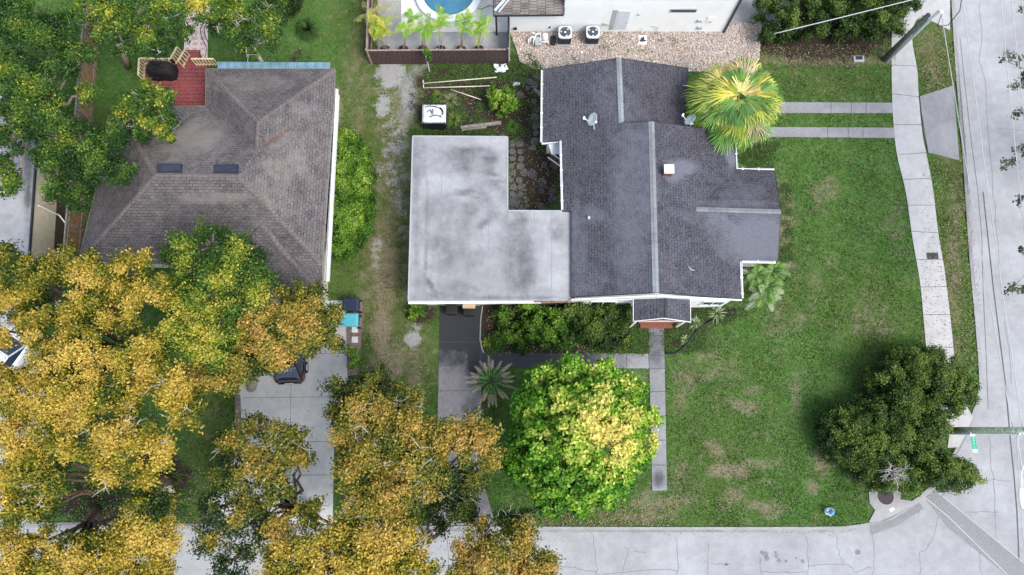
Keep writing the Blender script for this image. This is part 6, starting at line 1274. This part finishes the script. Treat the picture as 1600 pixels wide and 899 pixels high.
for n, (x0, y0, x1, y1) in ((420, (300, 828, 1330, 832)), (260, (1500, 150, 1512, 300)), (160, (1512, 300, 1530, 480)), (60, (1526, 480, 1534, 600)), (120, (1360, 822, 1440, 800))):
    u = RNG.random(n); px = x0+(x1-x0)*u+RNG.normal(0, 2.2, n); py = y0+(y1-y0)*u+RNG.normal(0, 1.6, n); pts_ = np.array([P(a, b, ZR+.012) for a, b in zip(px, py)]); L = RNG.uniform(.03, .09, n); parts_.append((leaves(pts_, unit(np.stack([RNG.normal(0, .3, n), RNG.normal(0, .3, n), np.ones(n)], 1)), L, L*.6), np.array([(.16, .12, .08), (.10, .085, .07), (.26, .2, .12)])[RNG.integers(0, 3, n)]))
tag(soup('fallen_leaves', np.concatenate([p[0] for p in parts_]), np.concatenate([p[1] for p in parts_]), 'leaf_matte'), kind='stuff')
# pebbles
def pebbles():
    C, N, L, K = litter('', 15000, (797, 36, 1192, 116), .085, [(.50, .40, .34), (.62, .54, .47), (.40, .30, .26), (.56, .42, .34), (.30, .24, .22), (.70, .65, .60)], z=.015, mask=lambda a, b, x, y: inpoly(a, b, GR))
    n = len(C); a = RNG.uniform(0, 6.28, n); T = np.stack([np.cos(a), np.sin(a), 0*a], 1)*L[:, None]*.5; B = np.stack([-np.sin(a), np.cos(a), 0*a], 1)*L[:, None]*RNG.uniform(.3, .5, (n, 1)); up = np.array([0, 0, 1.0])*L[:, None]*.35; D = 0
    rim = [C+T, C+T*.5+B, C-T*.5+B, C-T, C-T*.5-B, C+T*.5-B]; top = [C+q*.55-C*.55+up for q in rim]
    V = []; KK = []
    for i in range(6): V.append(np.stack([rim[i], rim[(i+1) % 6], top[(i+1) % 6], top[i]], 1)); KK.append(K)
    V.append(np.stack([top[0], top[1], top[2], top[3]], 1)); V.append(np.stack([top[0], top[3], top[4], top[5]], 1)); KK += [K, K]
    tag(soup('gravel', np.concatenate(V), np.concatenate(KK), 'pebble'), kind='stuff')
pebbles()
# weeds and ground cover
def weeds():
    Cs, Ns, Ls, Ks = [], [], [], []
    for n, reg, z, s in ((9000, (665, 98, 850, 128), .12, .08), (5000, (670, 140, 760, 215), .12, .09), (2600, (800, 90, 850, 240), .12, .09), (5200, (985, 506, 1013, 552), .10, .08), (5200, (1039, 508, 1100, 550), .10, .08), (2400, (1080, 478, 1160, 510), .1, .08), (1300, (900, 52, 1080, 80), .06, .07), (700, (800, 80, 900, 112), .08, .08), (3200, (1216, 290, 1236, 410), .14, .08), (2600, (1165, 405, 1225, 470), .2, .1), (3500, (643, 206, 795, 216), .28, .08), (3000, (1160, 225, 1215, 262), .05, .08), (5000, (100, 740, 300, 816), .1, .1), (3000, (760, 535, 1000, 553), .08, .08)):
        k = max(3, n//90); cx_ = RNG.uniform(reg[0], reg[2], k); cy_ = RNG.uniform(reg[1], reg[3], k); idx = RNG.integers(0, k, n); px = cx_[idx]+RNG.normal(0, 4, n); py = cy_[idx]+RNG.normal(0, 3, n); dx = (px-800)/FPX; dy = (449.5-py)/FPX; t = CAM_H/(CT-dy*ST)
        Cs.append(np.stack([t*dx, t*(dy*CT+ST), RNG.uniform(.01, z, n)], 1)); Ns.append(unit(np.stack([RNG.normal(0, .6, n), RNG.normal(0, .6, n), np.ones(n)], 1))); Ls.append(s*RNG.uniform(.6, 1.3, n)); Ks.append(ramp_cols(RNG.uniform(.1, .75, n), [(.02, .05, .012), (.05, .12, .02), (.12, .2, .05), (.26, .28, .12)]))
    C = np.concatenate(Cs); L = np.concatenate(Ls); tag(soup('weeds', leaves(C, np.concatenate(Ns), L, L*.55), np.concatenate(Ks), 'leaf'), kind='stuff')
weeds()
